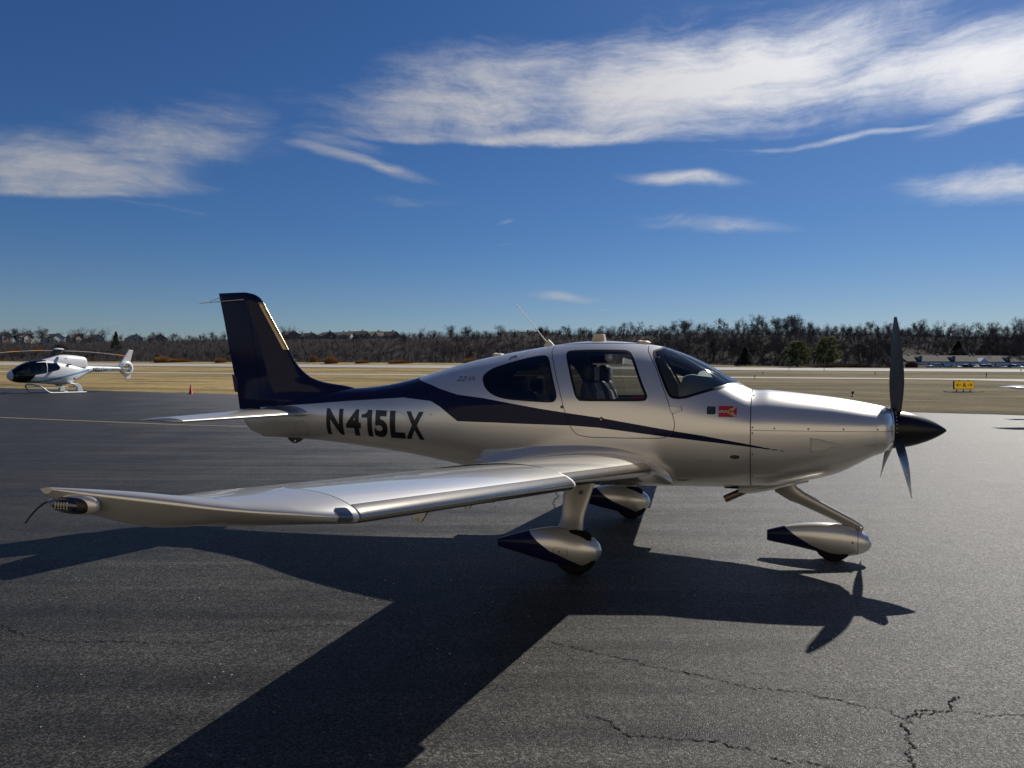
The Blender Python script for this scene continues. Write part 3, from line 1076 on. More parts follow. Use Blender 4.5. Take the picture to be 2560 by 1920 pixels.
def build_cowling():
    xs = np.concatenate([np.linspace(-0.455, -0.62, 26), np.linspace(-0.63, -1.590, 90)])
    P = superloft(xs, 260, FST)
    # a raised ridge runs along the crown to the spinner, cheeks fall away on both sides near the nose
    k = sstep((P[..., 0] + 0.95) / 0.4)
    upper = np.clip((P[..., 2] - 1.22) / 0.2, 0, 1)
    dip = k * upper * sstep((np.abs(P[..., 1]) - 0.10) / 0.12) * 0.014
    P[..., 2] -= dip
    c = grid_surf(P)
    if (c.N[:, 2] * (c.V[:, 2] - 1.2)).mean() < 0:
        c = Surf(c.V, c.T[:, ::-1])
    c = c.paint(fld(NAVYPOLY), 1)
    hz = lambda s: s.V[:, 2] - (1.207 + (s.V[:, 0] + 1.6) * 0.010)
    low, up = c.split(hz(c))
    up, s1 = up.split(-(hz(up) - 0.002))
    low, s2 = low.split(hz(low) + 0.002)
    for s_ in (s1, s2):
        s_.M[:] = 2
    seam = s1.join(s2).offset(-0.004)
    part(up, 'upper_cowling')
    lo = part(low, 'lower_cowling')
    part(seam, 'cowling_joint')
    # vertical joint to the firewall
    xs = np.linspace(-1.588, -1.600, 4)
    j = grid_surf(superloft(xs, 160, FST))
    if (j.N[:, 2] * (j.V[:, 2] - 1.2)).mean() < 0:
        j = Surf(j.V, j.T[:, ::-1])
    j.M[:] = 2
    part(j.offset(-0.004), 'firewall_joint')
    # front face with two air inlets
    sec = superloft(np.array([-0.456]), 120, FST)[0]
    cen = np.array([-0.447, 0, 1.212])
    ring = cen + (sec - cen) * 0.985
    ring[:, 0] = -0.447
    V = np.concatenate([sec, ring, [cen]])
    F = [(i, (i + 1) % 120, 120 + (i + 1) % 120) for i in range(120)] + [(i, 120 + (i + 1) % 120, 120 + i) for i in range(120)] + [(120 + i, 120 + (i + 1) % 120, 240) for i in range(120)]
    s_ = Surf(V, F)
    if s_.N[-1, 0] < 0:
        s_ = Surf(s_.V, s_.T[:, ::-1])
    part(s_, 'cowling_nose')
    for sg in (-1, 1):
        mb = MB()
        a = np.linspace(0, 2 * np.pi, 28, endpoint=False)
        mb.add([(-0.440, sg * 0.225 + 0.055 * math.cos(q), 1.25 + 0.075 * math.sin(q)) for q in a] + [(-0.455, sg * 0.225 + 0.055 * math.cos(q), 1.25 + 0.075 * math.sin(q)) for q in a],
               [tuple(range(28))] + [(i, (i + 1) % 28, 28 + (i + 1) % 28, 28 + i) for i in range(28)])
        pobj(mb, 'air_inlet', BLACK, None)
    pobj(MB().lathe([(0.183, -0.52), (0.188, -0.44), (0.184, -0.428), (0.15, -0.426)], (0, 0, 1.212), 'x', 48), 'nose_ring', SILVER, smooth=True)
    # flush duct on the lower cowling, both sides
    naca = [(-1.112, 1.151), (-1.023, 1.14), (-0.943, 1.115), (-0.854, 1.093), (-0.942, 1.080), (-1.021, 1.056), (-1.106, 1.038)]
    for sg in (-1, 1):
        pts = np.array(naca)
        ctr = np.array([-1.05, 1.094])
        out = ctr + (pts - ctr) * 1.03
        yo = skin_y(out[:, 0], out[:, 1]) + 0.0025
        yi = skin_y(pts[:, 0], pts[:, 1]) + 0.001 - 0.0
        n = len(pts)
        rim = [(o[0], sg * y, o[1]) for o, y in zip(out, yo)]
        inn = [(p[0], sg * y, p[1]) for p, y in zip(pts, yi)]
        lift = [(p[0] * 0.965 + ctr[0] * 0.035, sg * (y + 0.010 * (1 - k / 3.0 if k <= 3 else (k - 3) / 3.0)), p[1] * 0.965 + ctr[1] * 0.035) for k, (p, y) in enumerate(zip(pts, yi))]
        mb = MB()
        mb.add(rim + inn, [(i, (i + 1) % n, n + (i + 1) % n, n + i) for i in range(n)])
        pobj(mb, 'duct_rim', DARKSEAM, lo)
        mb = MB()
        mb.add(inn + lift, [(i, (i + 1) % n, n + (i + 1) % n, n + i) for i in range(n)] + [tuple(range(n, 2 * n))])
        pobj(mb, 'flush_duct', SILVER, lo)
    # screws
    sc_pts = [(-1.578, 1.232), (-1.40, 1.228), (-1.13, 1.23), (-0.855, 1.232), (-0.592, 1.234), (-1.578, 1.183), (-1.577, 1.0), (-1.578, 1.50), (-1.578, 0.80)]
    for sg in (-1, 1):
        for x, z in sc_pts:
            y = sg * (float(skin_y(x, z)))
            mb = MB().lathe([(0.0, 0.002), (0.0065, 0.002), (0.008, 0.0)], (x, 0, z), 'y', 10)
            mb.V = [(v[0], y + sg * v[1], v[2]) for v in mb.V]
            pobj(mb, 'screw', SCREW, None, smooth=True)
    # chin fairing, exhaust and cooling outlet
    T = np.array([[-1.10, .735, .70, .02, .72, 2, 2], [-1.25, .73, .665, .16, .70, 2, 2], [-1.45, .72, .605, .22, .69, 2, 2], [-1.62, .71, .567, .23, .68, 2, 2], [-1.705, .70, .560, .225, .68, 2, 2]])
    ch = grid_surf(superloft(np.linspace(-1.10, -1.705, 24), 48, T))
    if (ch.N[:, 2] * (ch.V[:, 2] - 0.66)).mean() < 0:
        ch = Surf(ch.V, ch.T[:, ::-1])
    part(ch, 'exhaust_fairing')
    mb = MB().tube([(-1.60, -0.10, 0.635), (-1.74, -0.10, 0.563), (-1.832, -0.10, 0.516)], [0.034, 0.034, 0.034], 18, cap=False)
    mb.tube([(-1.832, -0.10, 0.516), (-1.60, -0.10, 0.635)], [0.030, 0.030], 18, cap=False)
    pobj(mb, 'exhaust_pipe', vary(mat('burnt steel', (0.20, 0.16, 0.13), 0.5, 1.0), 20, 0.3), smooth=True)
    pobj(MB().box((-1.75, -0.05, 0.637), (0.16, 0.30, 0.008)), 'outlet_lip', BLACK)


def build_propeller():
    X0 = -0.385
    prof = []
    L = 0.425
    for k in range(33):
        u = k / 32.0
        r = 0.168 * (1 - u ** 1.75) ** 0.72 if u < 1 else 0.0
        prof.append((max(r, 0.0), X0 - 0.04 + u * (L + 0.0)))
    prof = [(0.168, -0.425)] + [(p[0], p[1]) for p in prof]
    # straighter ogive
    prof = [(0.167, -0.425), (0.166, -0.39), (0.160, -0.34), (0.147, -0.28), (0.128, -0.22), (0.104, -0.16), (0.075, -0.10), (0.046, -0.052), (0.024, -0.020), (0.010, -0.004), (0.006, -0.001), (0.0, 0.0)]
    P = smooth_poly(prof, 4, closed=False)
    sp = pobj(MB().lathe([(max(p[0], 0.0), p[1]) for p in P], (0, 0, 1.212), 'x', 64), 'spinner', SPIN, smooth=True, auto=60)
    pobj(MB().lathe([(0.15, -0.428), (0.172, -0.428), (0.172, -0.418), (0.166, -0.417)], (0, 0, 1.212), 'x', 64), 'spinner_backplate', BLACK, smooth=True)
    for k in range(30):
        a = 2 * math.pi * k / 30 + 0.1
        c = (-0.405, 0.1685 * math.cos(a), 1.212 + 0.1685 * math.sin(a))
        pobj(MB().lathe([(0.0, 0.003), (0.003, 0.0025), (0.0042, 0.0)], (0, 0, 0), 'z', 8).add([], []) if False else MB().box(c, (0.006, 0.006, 0.006)), 'screw', STEEL, sp)
    # blade: stations along radius with chord, pitch and sweep
    st = np.array([(0.10, .085, 70, .0, .95), (0.165, .088, 62, .0, .8), (0.22, .100, 55, .002, .45), (0.30, .128, 48, .004, .24), (0.42, .158, 40, .006, .15), (0.55, .165, 33, .004, .115), (0.68, .150, 28, -.004, .095), (0.80, .125, 24.5, -.016, .085), (0.90, .098, 22, -.030, .08), (0.96, .066, 21, -.038, .075), (0.988, .050, 20.5, -.044, .07), (0.993, .042, 20.5, -.046, .07)])
    rr = np.concatenate([np.linspace(0.10, 0.96, 40), np.linspace(0.965, 0.993, 10)])
    ch, pi_, sw, tk = (np.interp(rr, st[:, 0], st[:, j]) for j in range(1, 5))
    a = np.linspace(0, 2 * np.pi, 40, endpoint=False)
    cc = 0.5 * (1 + np.cos(a))                 # 1 TE .. 0 LE
    th = 2.6 * (np.sqrt(cc + 1e-6) * (1 - cc)) * 0.5
    th = np.where(a < np.pi, th, -th * 0.6)
    P = np.zeros((len(rr), 40, 3))
    for i in range(len(rr)):
        p_ = R(pi_[i])
        u = (cc - 0.42) * ch[i] - sw[i]
        h = th * tk[i] * ch[i] * 0.75
        # u along chord (disc plane tangent rotated by pitch), h across
        P[i, :, 0] = -u * math.sin(p_) + h * math.cos(p_)
        P[i, :, 1] = u * math.cos(p_) + h * math.sin(p_)
        P[i, :, 2] = rr[i]
    g = grid_surf(P)
    tipc = Surf(np.concatenate([P[-1], [P[-1].mean(0)]]), [(i, (i + 1) % 40, 40) for i in range(40)])
    g = g.join(tipc)
    for k in range(3):
        al = R(120 * k + 0.6)
        V = g.V.copy()
        ca, sa = math.cos(al), math.sin(al)
        W = np.c_[V[:, 0] + X0, V[:, 1] * ca - V[:, 2] * sa, V[:, 1] * sa + V[:, 2] * ca + 1.212]
        s_ = Surf(W, g.T)
        ctr = W.mean(0)
        o = part(s_, 'propeller_blade', [BLADE])
        # cuff where the blade enters the spinner
        axis = Vector((0, -sa, ca))
        mb = MB().tube([Vector((X0, 0, 1.212)) + axis * 0.12, Vector((X0, 0, 1.212)) + axis * 0.170], [0.050, 0.047], 20)
        pobj(mb, 'blade_cuff', BLACK, o, smooth=True)


# ---- wings
def airfoil(c, t, m=0.02, p=0.4):
    yt = 5 * t * (0.2969 * np.sqrt(np.maximum(c, 0)) - 0.126 * c - 0.3516 * c ** 2 + 0.2843 * c ** 3 - 0.1030 * c ** 4)
    yc = np.where(c < p, m / p ** 2 * (2 * p * c - c * c), m / (1 - p) ** 2 * (1 - 2 * p + 2 * p * c - c * c))
    return yc + yt, yc - yt


NC = 44


def chord_loop():
    b = np.linspace(0, np.pi, NC)
    c = 0.5 * (1 + np.cos(b))
    return np.concatenate([c, c[::-1][1:-1]]), np.concatenate([np.ones(NC), -np.ones(NC - 2)])


CL, CS = chord_loop()


def wing_loft(sts, bias=None, camber=0.02):
    """sts rows: y, xle, xte, z, t, droop -> Surf (right wing, y given negative)"""
    sts = np.asarray(sts, float)
    P = np.zeros((len(sts), len(CL), 3))
    A = {'c': np.zeros((len(sts), len(CL))), 's': np.zeros((len(sts), len(CL))), 'u': np.zeros((len(sts), len(CL)))}
    for i, (y, xl, xt, z, t, dr) in enumerate(sts):
        ch = xl - xt
        up, lo = airfoil(CL, t, camber)
        bb = 0.0 if bias is None else bias[i]
        h = np.where(CS > 0, up * (1 - 0.48 * bb), lo * (1 - bb) - bb * t * 3.0 * CL * (1 - CL))
        P[i, :, 0] = xl - CL * ch
        P[i, :, 1] = y
        P[i, :, 2] = z + h * ch - dr * np.clip(1 - CL / 0.22, 0, 1) ** 2
        A['c'][i], A['s'][i], A['u'][i] = CL, abs(y), CS
    g = grid_surf(P, True, A)
    if (g.N[:, 2] * g.A['u']).mean() < 0:
        g = Surf(g.V, g.T[:, ::-1], None, g.A)
    return g


def xle(s):
    return -2.38 - 0.060 * (s - 0.7)


def xte(s):
    return -3.40 - 0.083 * (5 - s)


def zref(s):
    return 0.835 + 0.0945 * (s - 0.7)


def tks(s):
    return np.where(s.A['u'] > 0, s.A['c'] - 0.048, s.A['c'] - 0.040)


def build_wing(side):
    root = []
    fix = (lambda s: s) if side < 0 else (lambda s: s.mirror())
    tag_ = lambda s, n, m=SKIN, parent=None: part(fix(s), n, m, parent)
    WSK = [SILVER, TITAN, DARKSEAM, mat('white sealing tape', (0.75, 0.75, 0.73), 0.5)]
    ss_ = np.linspace(0.90, 3.085, 50)
    inb = wing_loft([(-s, xle(s), xte(s), zref(s), 0.150 - 0.006 * (s - 0.7), 0) for s in ss_])
    so_ = np.linspace(3.10, 5.20, 56)
    outb = wing_loft([(-s, xle(s) + 0.045, xte(s), zref(s) - 0.006, 0.132 - 0.001 * (s - 3), 0.012) for s in so_])
    wo = None
    for w, nm in ((inb, 'wing'), (outb, 'outer_wing')):
        # control surface gaps on top and bottom
        gap = lambda s: np.abs(s.A['c'] - 0.76) - 0.0035
        if nm == 'wing':
            spanf = lambda s: np.maximum(0.98 - s.A['s'], s.A['s'] - 3.2)
        else:
            spanf = lambda s: np.maximum(3.13 - s.A['s'], s.A['s'] - 5.05)
        w = w.paint(lambda s: np.maximum(gap(s), spanf(s)), 2)
        ends = lambda s: np.maximum(np.abs(s.A['s'] - (0.99 if nm == 'wing' else 5.045)) - 0.003, 0.755 - s.A['c'])
        w = w.paint(ends, 2)
        ctrl, w = w.split(np.maximum(0.7635 - w.A['c'], spanf(w)))
        # leading-edge strip with a dark sealant line behind it
        strip, w = w.split(tks(w))
        line_, w = w.split(tks(w) - 0.004)
        line_.M[:] = 2
        w = w.join(line_)
        if nm == 'outer_wing':
            w = w.paint(lambda s: np.maximum(s.A['s'] - 3.122, s.A['c'] - 0.10), 3)
            w = w.paint(lambda s: np.maximum(s.A['s'] - 3.104, 0.10 - s.A['c']), 2)
            strip.M[:] = 1
            strip = strip.paint(lambda s: s.A['s'] - 3.122, 3)
        else:
            strip.M[:] = 1
        o = tag_(w, nm, WSK)
        if wo is None:
            wo = o
        tag_(strip.offset(0.0012), 'leading_edge_strip', WSK, o)
        tag_(ctrl, 'flap' if nm == 'wing' else 'aileron', WSK, o)
    # end faces of the leading-edge step
    sec = wing_loft([(-3.10, xle(3.1) + 0.045, xte(3.1), zref(3.1) - 0.006, 0.132, 0.012)] * 2)
    P = sec.V[:len(CL)]
    cen = P.mean(0)
    cap = Surf(np.concatenate([P, [cen]]), [(i, (i + 1) % len(CL), len(CL)) for i in range(len(CL))])
    tag_(cap, 'leading_edge_step', WSK, wo)
    # tip: leading edge sweeps back, whole tip turns up
    ctl = np.array([(5.20, -2.605, -3.385, 1.2602), (5.26, -2.640, -3.380, 1.266), (5.32, -2.685, -3.376, 1.273), (5.38, -2.745, -3.373, 1.282), (5.44, -2.825, -3.371, 1.293), (5.50, -2.925, -3.370, 1.306), (5.55, -3.03, -3.370, 1.320), (5.60, -3.14, -3.370, 1.334), (5.64, -3.225, -3.369, 1.346), (5.665, -3.285, -3.367, 1.355), (5.68, -3.315, -3.363, 1.360)])
    C_ = smooth_poly(ctl, 7, closed=False)
    rows = []
    bi = []
    for s, xl, xt, z in C_:
        u = (s - 5.2) / 0.48
        rows.append((-s, xl, xt, z - 0.006 * (1 - u) - 0.004 * math.sin(math.pi * u), 0.130 + 0.06 * u + 0.20 * max(0, u - 0.5) / 0.5, 0.012 * (1 - min(1, u * 3))))
        bi.append(min(1.0, 1.6 * u) * 0.9)
    tip = wing_loft(rows, bi)
    # keep the upper skin nearly flat and bevel the underside up to the edge
    tip = tip.paint(lambda s: np.abs(s.A['s'] - 5.203) - 0.0028, 2)
    to = tag_(tip, 'wing_tip', WSK)
    ycap = tip.V[-len(CL):] if False else np.array([r for r in wing_loft(rows[-2:], bi[-2:]).V[len(CL):]])
    cen = ycap.mean(0)
    tag_(Surf(np.concatenate([ycap, [cen]]), [(i, (i + 1) % len(CL), len(CL)) for i in range(len(CL))]), 'tip_edge', WSK, to)
    # recognition light at the wing / tip joint
    def wpt(s, c, u):
        up, lo = airfoil(np.array([c]), 0.12)
        ch = (xle(s) + 0.045) - xte(s)
        return np.array([xle(s) + 0.045 - c * ch, -s, zref(s) + (up if u > 0 else lo)[0] * ch - 0.02 * max(0, 1 - c / 0.22) ** 2])
    lens, _ = tip.split(np.maximum(np.abs(tip.A['s'] - 5.246) - 0.020, np.where(tip.A['u'] > 0, tip.A['c'] - 0.032, tip.A['c'] - 0.012)))
    lens.M[:] = 0
    tag_(lens.offset(0.0025), 'landing_light_lens', [mat('dark mirror lens', (0.20, 0.22, 0.24), 0.08, 0.9)], to)
    # navigation light pod in its recess
    sg = -1 if side < 0 else 1
    pc = Vector((-3.270, sg * 5.652, 1.318))
    ax = Vector((1, sg * -0.22, -0.06)).normalized()
    oth = ax.cross(Vector((0, 0, 1))).normalized()
    upv = oth.cross(ax)

    def ell(cx, rx, ry, rz, nm, m, parent, n1=16, n2=20, half=None):
        V, F = [], []
        for i in range(n1 + 1):
            th_ = math.pi * i / n1
            for k in range(n2):
                ph = 2 * math.pi * k / n2
                e = 0.75
                ct, st_ = math.cos(th_), math.sin(th_)
                xx = math.copysign(abs(ct) ** e, ct) * rx
                q = cx + ax * xx + oth * (abs(st_) ** e * math.cos(ph) * ry) + upv * (abs(st_) ** e * math.sin(ph) * rz)
                V.append(q)
        for i in range(n1):
            for k in range(n2):
                F.append((i * n2 + k, i * n2 + (k + 1) % n2, (i + 1) * n2 + (k + 1) % n2, (i + 1) * n2 + k))
        mb_ = MB().add(V, F)
        return pobj(mb_, nm, m, parent, smooth=True, auto=80)
    hs = ell(pc + ax * 0.020, 0.062, 0.017, 0.029, 'light_housing', SILVER, to)
    ell(pc + ax * 0.008 + Vector((0, sg * 0.008, -0.002)), 0.054, 0.017, 0.024, 'light_seal', BLACK, hs)
    ln = ell(pc + ax * -0.004 + Vector((0, sg * 0.014, -0.002)), 0.044, 0.016, 0.0195, 'light_lens', mat('dark blue lens', (0.01, 0.013, 0.03), 0.08, coat=1.0), hs)
    for i in range(5):
        for k in range(4):
            q = pc + ax * (0.012 - 0.009 * i) + Vector((0, sg * 0.0300, 0)) + upv * (0.008 - 0.0055 * k)
            pobj(MB().box(q, (0.0028, 0.0028, 0.0028)), 'light_diode', mat('diode', (0.8, 0.7, 0.4), 0.3), hs)
    # static wick and hinge brackets
    p0 = Vector((-3.35, sg * 5.64, 1.328))
    mb = MB().tube([p0, p0 + Vector((-0.03, sg * 0.0, -0.012))], 0.005, 8)
    pobj(mb, 'wick_base', STEEL, to, smooth=True)
    pts = [p0 + Vector((-0.03 - 0.030 * k, -sg * 0.004 * k, -0.010 - 0.009 * k - 0.0026 * k * k)) for k in range(5)]
    pobj(MB().tube(pts, [0.003, 0.003, 0.0028, 0.0026, 0.0024], 6), 'static_wick', BLACK, to, smooth=True)
    p0 = Vector((-3.375, sg * 5.33, 1.262))
    pobj(MB().tube([p0, p0 + Vector((-0.07, 0, -0.018))], 0.003, 6), 'static_wick', BLACK, to)
    for s in (1.55, 2.22, 3.14):
        x0 = xte(s) + 0.18
        z0 = zref(s) - 0.215
        poly = [(x0 + 0.10, z0 + 0.195), (x0 - 0.06, z0 + 0.215), (x0 - 0.135, z0 - 0.055), (x0 - 0.125, z0 - 0.085), (x0 - 0.10, z0 - 0.095), (x0 - 0.075, z0 - 0.085)]
        pobj(MB().prism(poly, sg * s - 0.011, sg * s + 0.011, 1), 'hinge_bracket', SILVER, wo, bevel=0.003)
        b = MB().lathe([(0.0, 0.016), (0.012, 0.016), (0.012, 0.0)], (x0 - 0.103, 0, z0 - 0.068), 'y', 12)
        b.V = [(v[0], sg * s + sg * v[1], v[2]) for v in b.V]
        pobj(b, 'hinge_bolt', STEEL, wo, smooth=True)
    # fuel cap
    # root fairing: the wing section swells and stretches where it meets the body
    rows = []
    yy = np.linspace(0.50, 0.905, 36)
    P = np.zeros((len(yy), len(CL), 3))
    A = {k: np.zeros((len(yy), len(CL))) for k in 'csu'}
    for i, y in enumerate(yy):
        e = np.clip((0.905 - y) / 0.265, 0, 1.0)
        e2 = e ** 2.3
        xl, xt = xle(0.9) + 0.15 * e2, xte(0.9) - 0.45 * e2
        ch = xl - xt
        up, lo = airfoil(CL, 0.150)
        base_ch = xle(0.9) - xte(0.9)
        h = np.where(CS > 0, up * base_ch * (1 + 1.05 * e2), lo * base_ch * (1 - 0.55 * e2))
        P[i, :, 0] = xl - CL * ch
        P[i, :, 1] = -y
        P[i, :, 2] = zref(max(y, 0.64)) - 0.115 * e2 * (1 - CL) ** 2 + h
        A['c'][i], A['s'][i], A['u'][i] = CL, y, CS
    fr = grid_surf(P, True, A)
    if (fr.N[:, 2] * fr.A['u']).mean() < 0:
        fr = Surf(fr.V, fr.T[:, ::-1], None, fr.A)
    fr = fr.paint(lambda s: np.maximum(np.abs(s.A['s'] - 0.897) - 0.003, -1.0), 2)
    tag_(fr, 'wing_root_fairing', WSK)


# ---- tail
def build_tail():
    zs = np.array([1.20, 1.30, 1.40, 1.48, 1.541, 1.557, 1.575, 1.598, 1.64, 1.686, 1.75, 1.813, 1.88, 1.942, 2.05, 2.152, 2.322, 2.45, 2.531, 2.586, 2.627, 2.648, 2.657])
    le = np.array([-5.40, -5.45, -5.60, -5.80, -6.05, -6.24, -6.35, -6.437, -6.54, -6.615, -6.685, -6.739, -6.785, -6.824, -6.89, -6.956, -7.066, -7.148, -7.200, -7.247, -7.323, -7.40, -7.47])
    # hinge line between fin and rudder, trailing edge of rudder
    hin = lambda z: -7.16 - (z - 1.25) * 0.185
    te = lambda z: np.interp(z, [1.187, 1.251, 1.432, 2.006, 2.307, 2.66], [-7.541, -7.553, -7.583, -7.716, -7.782, -7.868])
    zz = np.concatenate([np.linspace(1.20, 1.62, 60), np.linspace(1.63, 2.50, 50), np.linspace(2.51, 2.657, 26)])
    lef = np.interp(zz, zs, le)
    # smooth the leading edge curve
    for _ in range(6):
        lef[1:-1] = 0.25 * lef[:-2] + 0.5 * lef[1:-1] + 0.25 * lef[2:]
    n = 40
    b = np.linspace(0, np.pi, n)
    c = 0.5 * (1 - np.cos(b))
    P = np.zeros((len(zz), 2 * n - 2, 3))
    for i, z in enumerate(zz):
        xl, xt = lef[i], te(z)
        ch0 = min(xl - xt, 1.0)
        # width: slim section; foot blends into the fuselage crown
        foot = np.clip((1.66 - z) / 0.30, 0, 1) ** 2
        capk = np.sqrt(np.clip(1 - ((z - 2.52) / 0.139) ** 2, 0.0, 1)) if z > 2.52 else 1.0
        tmax = 0.052 * capk
        x = xl - c * (xl - xt)
        # thickness as a function of distance from the leading edge, tapering to the trailing edge
        dle = np.clip((xl - x) / 0.42, 0, 1)
        w = tmax * np.sqrt(np.clip(1 - (1 - dle) ** 2, 0, 1))
        w *= np.clip((x - xt) / 0.55, 0, 1) ** 0.9
        w = w + foot * 0.05 * np.clip((xl - x) / 0.5, 0, 1) * np.clip((x - xt) / 0.7, 0, 1)
        P[i, :n, 0], P[i, n:, 0] = x, x[::-1][1:-1]
        P[i, :n, 1], P[i, n:, 1] = -w, w[::-1][1:-1]
        P[i, :, 2] = z
    fin = grid_surf(P)
    if (fin.N[:, 1] * fin.V[:, 1]).sum() < 0:
        fin = Surf(fin.V, fin.T[:, ::-1])
    top = P[-1]
    m = len(top)
    fin = fin.join(Surf(np.concatenate([top, [top.mean(0)]]), [(i, (i + 1) % m, m) for i in range(m)]))
    hf = lambda s: s.V[:, 0] - hin(s.V[:, 2])
    rud, f = fin.split(hf(fin))
    gap, rud = rud.split(-(hf(rud) + 0.006))
    gap.M[:] = 2
    lowr, rud = rud.split(rud.V[:, 2] - (1.236 + (rud.V[:, 0] + 7.5) * 0.085))
    _, f = f.split(f.V[:, 2] - 1.30)
    f.M[:] = 1
    rud.M[:] = 1
    lowr.M[:] = 0
    # bare protective strip along the upper leading edge
    lex = lambda s: np.interp(s.V[:, 2], zz, lef)
    stripf = lambda s: np.maximum(lex(s) - 0.058 - s.V[:, 0], np.maximum(1.955 - s.V[:, 2], s.V[:, 2] - 2.525))
    strip, f = f.split(-(-stripf(f)))
    GOLD = vary(mat('bronze leading edge strip', (0.40, 0.31, 0.18), 0.32, 1.0), 10, 0.1)
    vf = part(f, 'vertical_fin')
    strip.M[:] = 0
    part(strip.offset(0.0012), 'leading_edge_strip', [GOLD], vf)
    # cap joint
    ru = part(rud.join(gap.offset(-0.004)), 'rudder')
    # lower rudder and tail end in silver
    T = np.array([[-7.19, 1.262, .912, .062, 1.13, 2.2, 2.2], [-7.25, 1.257, .940, .054, 1.13, 2.2, 2.2], [-7.38, 1.247, .990, .036, 1.13, 2.2, 2.2], [-7.46, 1.241, 1.066, .024, 1.15, 2.2, 2.2], [-7.495, 1.239, 1.125, .016, 1.18, 2.2, 2.2], [-7.541, 1.236, 1.185, .006, 1.21, 2.2, 2.2]])
    s_ = grid_surf(superloft(np.linspace(-7.192, -7.541, 40), 50, T))
    if (s_.N[:, 1] * s_.V[:, 1]).sum() < 0:
        s_ = Surf(s_.V, s_.T[:, ::-1])
    part(s_, 'lower_rudder')
    # rear closing face of the tail cone
    sec = superloft(np.array([-7.18]), 60, FST)[0]
    cen = sec.mean(0)
    part(Surf(np.concatenate([sec, [cen]]), [(i, 60, (i + 1) % 60) for i in range(60)]), 'tail_bulkhead', [DARKSEAM])
    # trim tab lever, tie-down ring, static wires
    pobj(MB().prism([(-7.575, 1.62), (-7.665, 1.66), (-7.625, 1.445), (-7.58, 1.44)], -0.004, 0.004, 1), 'trim_tab', NAVY, ru)
    pobj(MB().prism([(-6.86, .925), (-6.60, .925), (-6.66, .875), (-6.72, .848), (-6.76, .848), (-6.81, .875)], -0.012, 0.012, 1), 'tie_down_fin', BLACK, None, bevel=0.003)
    b = MB().lathe([(0.0, 0.0), (0.012, 0.0), (0.012, 0.028), (0.0, 0.028)], (-6.73, -0.014, 0.875), 'y', 14)
    pobj(b, 'tie_down_eye', SILVER, None, smooth=True)
    pobj(MB().tube([(-7.44, -0.05, 2.565), (-7.85, -0.05, 2.548), (-8.12, -0.05, 2.537)], [0.006, 0.005, 0.004], 8), 'static_wire', CREAM, ru, smooth=True)
    pobj(MB().tube([(-7.82, 0.0, 2.60), (-7.93, 0.0, 2.585), (-8.02, 0.0, 2.555)], [0.004, 0.003, 0.002], 6), 'static_wire', STEEL, ru, smooth=True)
    # beacon on the dorsal leading edge
    pobj(MB().lathe([(0.0, 0.03), (0.010, 0.025), (0.014, 0.0)], (-6.735, 0, 1.815), 'z', 12), 'fin_beacon', LENS, vf, smooth=True)
    # horizontal stabilizer
    for sg in (-1, 1):
        ss2 = np.linspace(0.10, 1.72, 50)
        hx = lambda s: -6.47 - (s - 0.15) * 0.175
        tx = lambda s: -7.385 + (s - 0.15) * 0.085
        rows = []
        for s in ss2:
            e = np.clip((0.27 - s) / 0.17, 0, 1) ** 2
            rows.append((-s, hx(s) + 0.24 * e, tx(s), 1.212, 0.10 + 0.03 * e, 0))
        st_ = wing_loft(rows)
        # rounded tip
        tr = []
        for k in range(1, 14):
            u = k / 13.0
            tr.append((-(1.72 + 0.05 * u), hx(1.72) - 0.16 * u * u, tx(1.72) - 0.0 * u, 1.212, 0.10 * math.sqrt(max(1 - u * u, 0.0025)), 0))
        tipc = wing_loft([rows[-1]] + tr)
        st_ = st_.join(tipc)
        el_, st_ = st_.split(0.60 - st_.A['c'])
        st_ = st_.paint(lambda s: np.maximum(0.590 - s.A['c'], -1.0), 2)
        st_ = st_.paint(lambda s: np.maximum(np.abs(s.A['s'] - 1.55) - 0.003, 0.15 - s.A['c']), 2)
        if sg > 0:
            st_, el_ = st_.mirror(), el_.mirror()
        so = part(st_, 'horizontal_stabilizer')
        part(el_, 'elevator', SKIN, so)


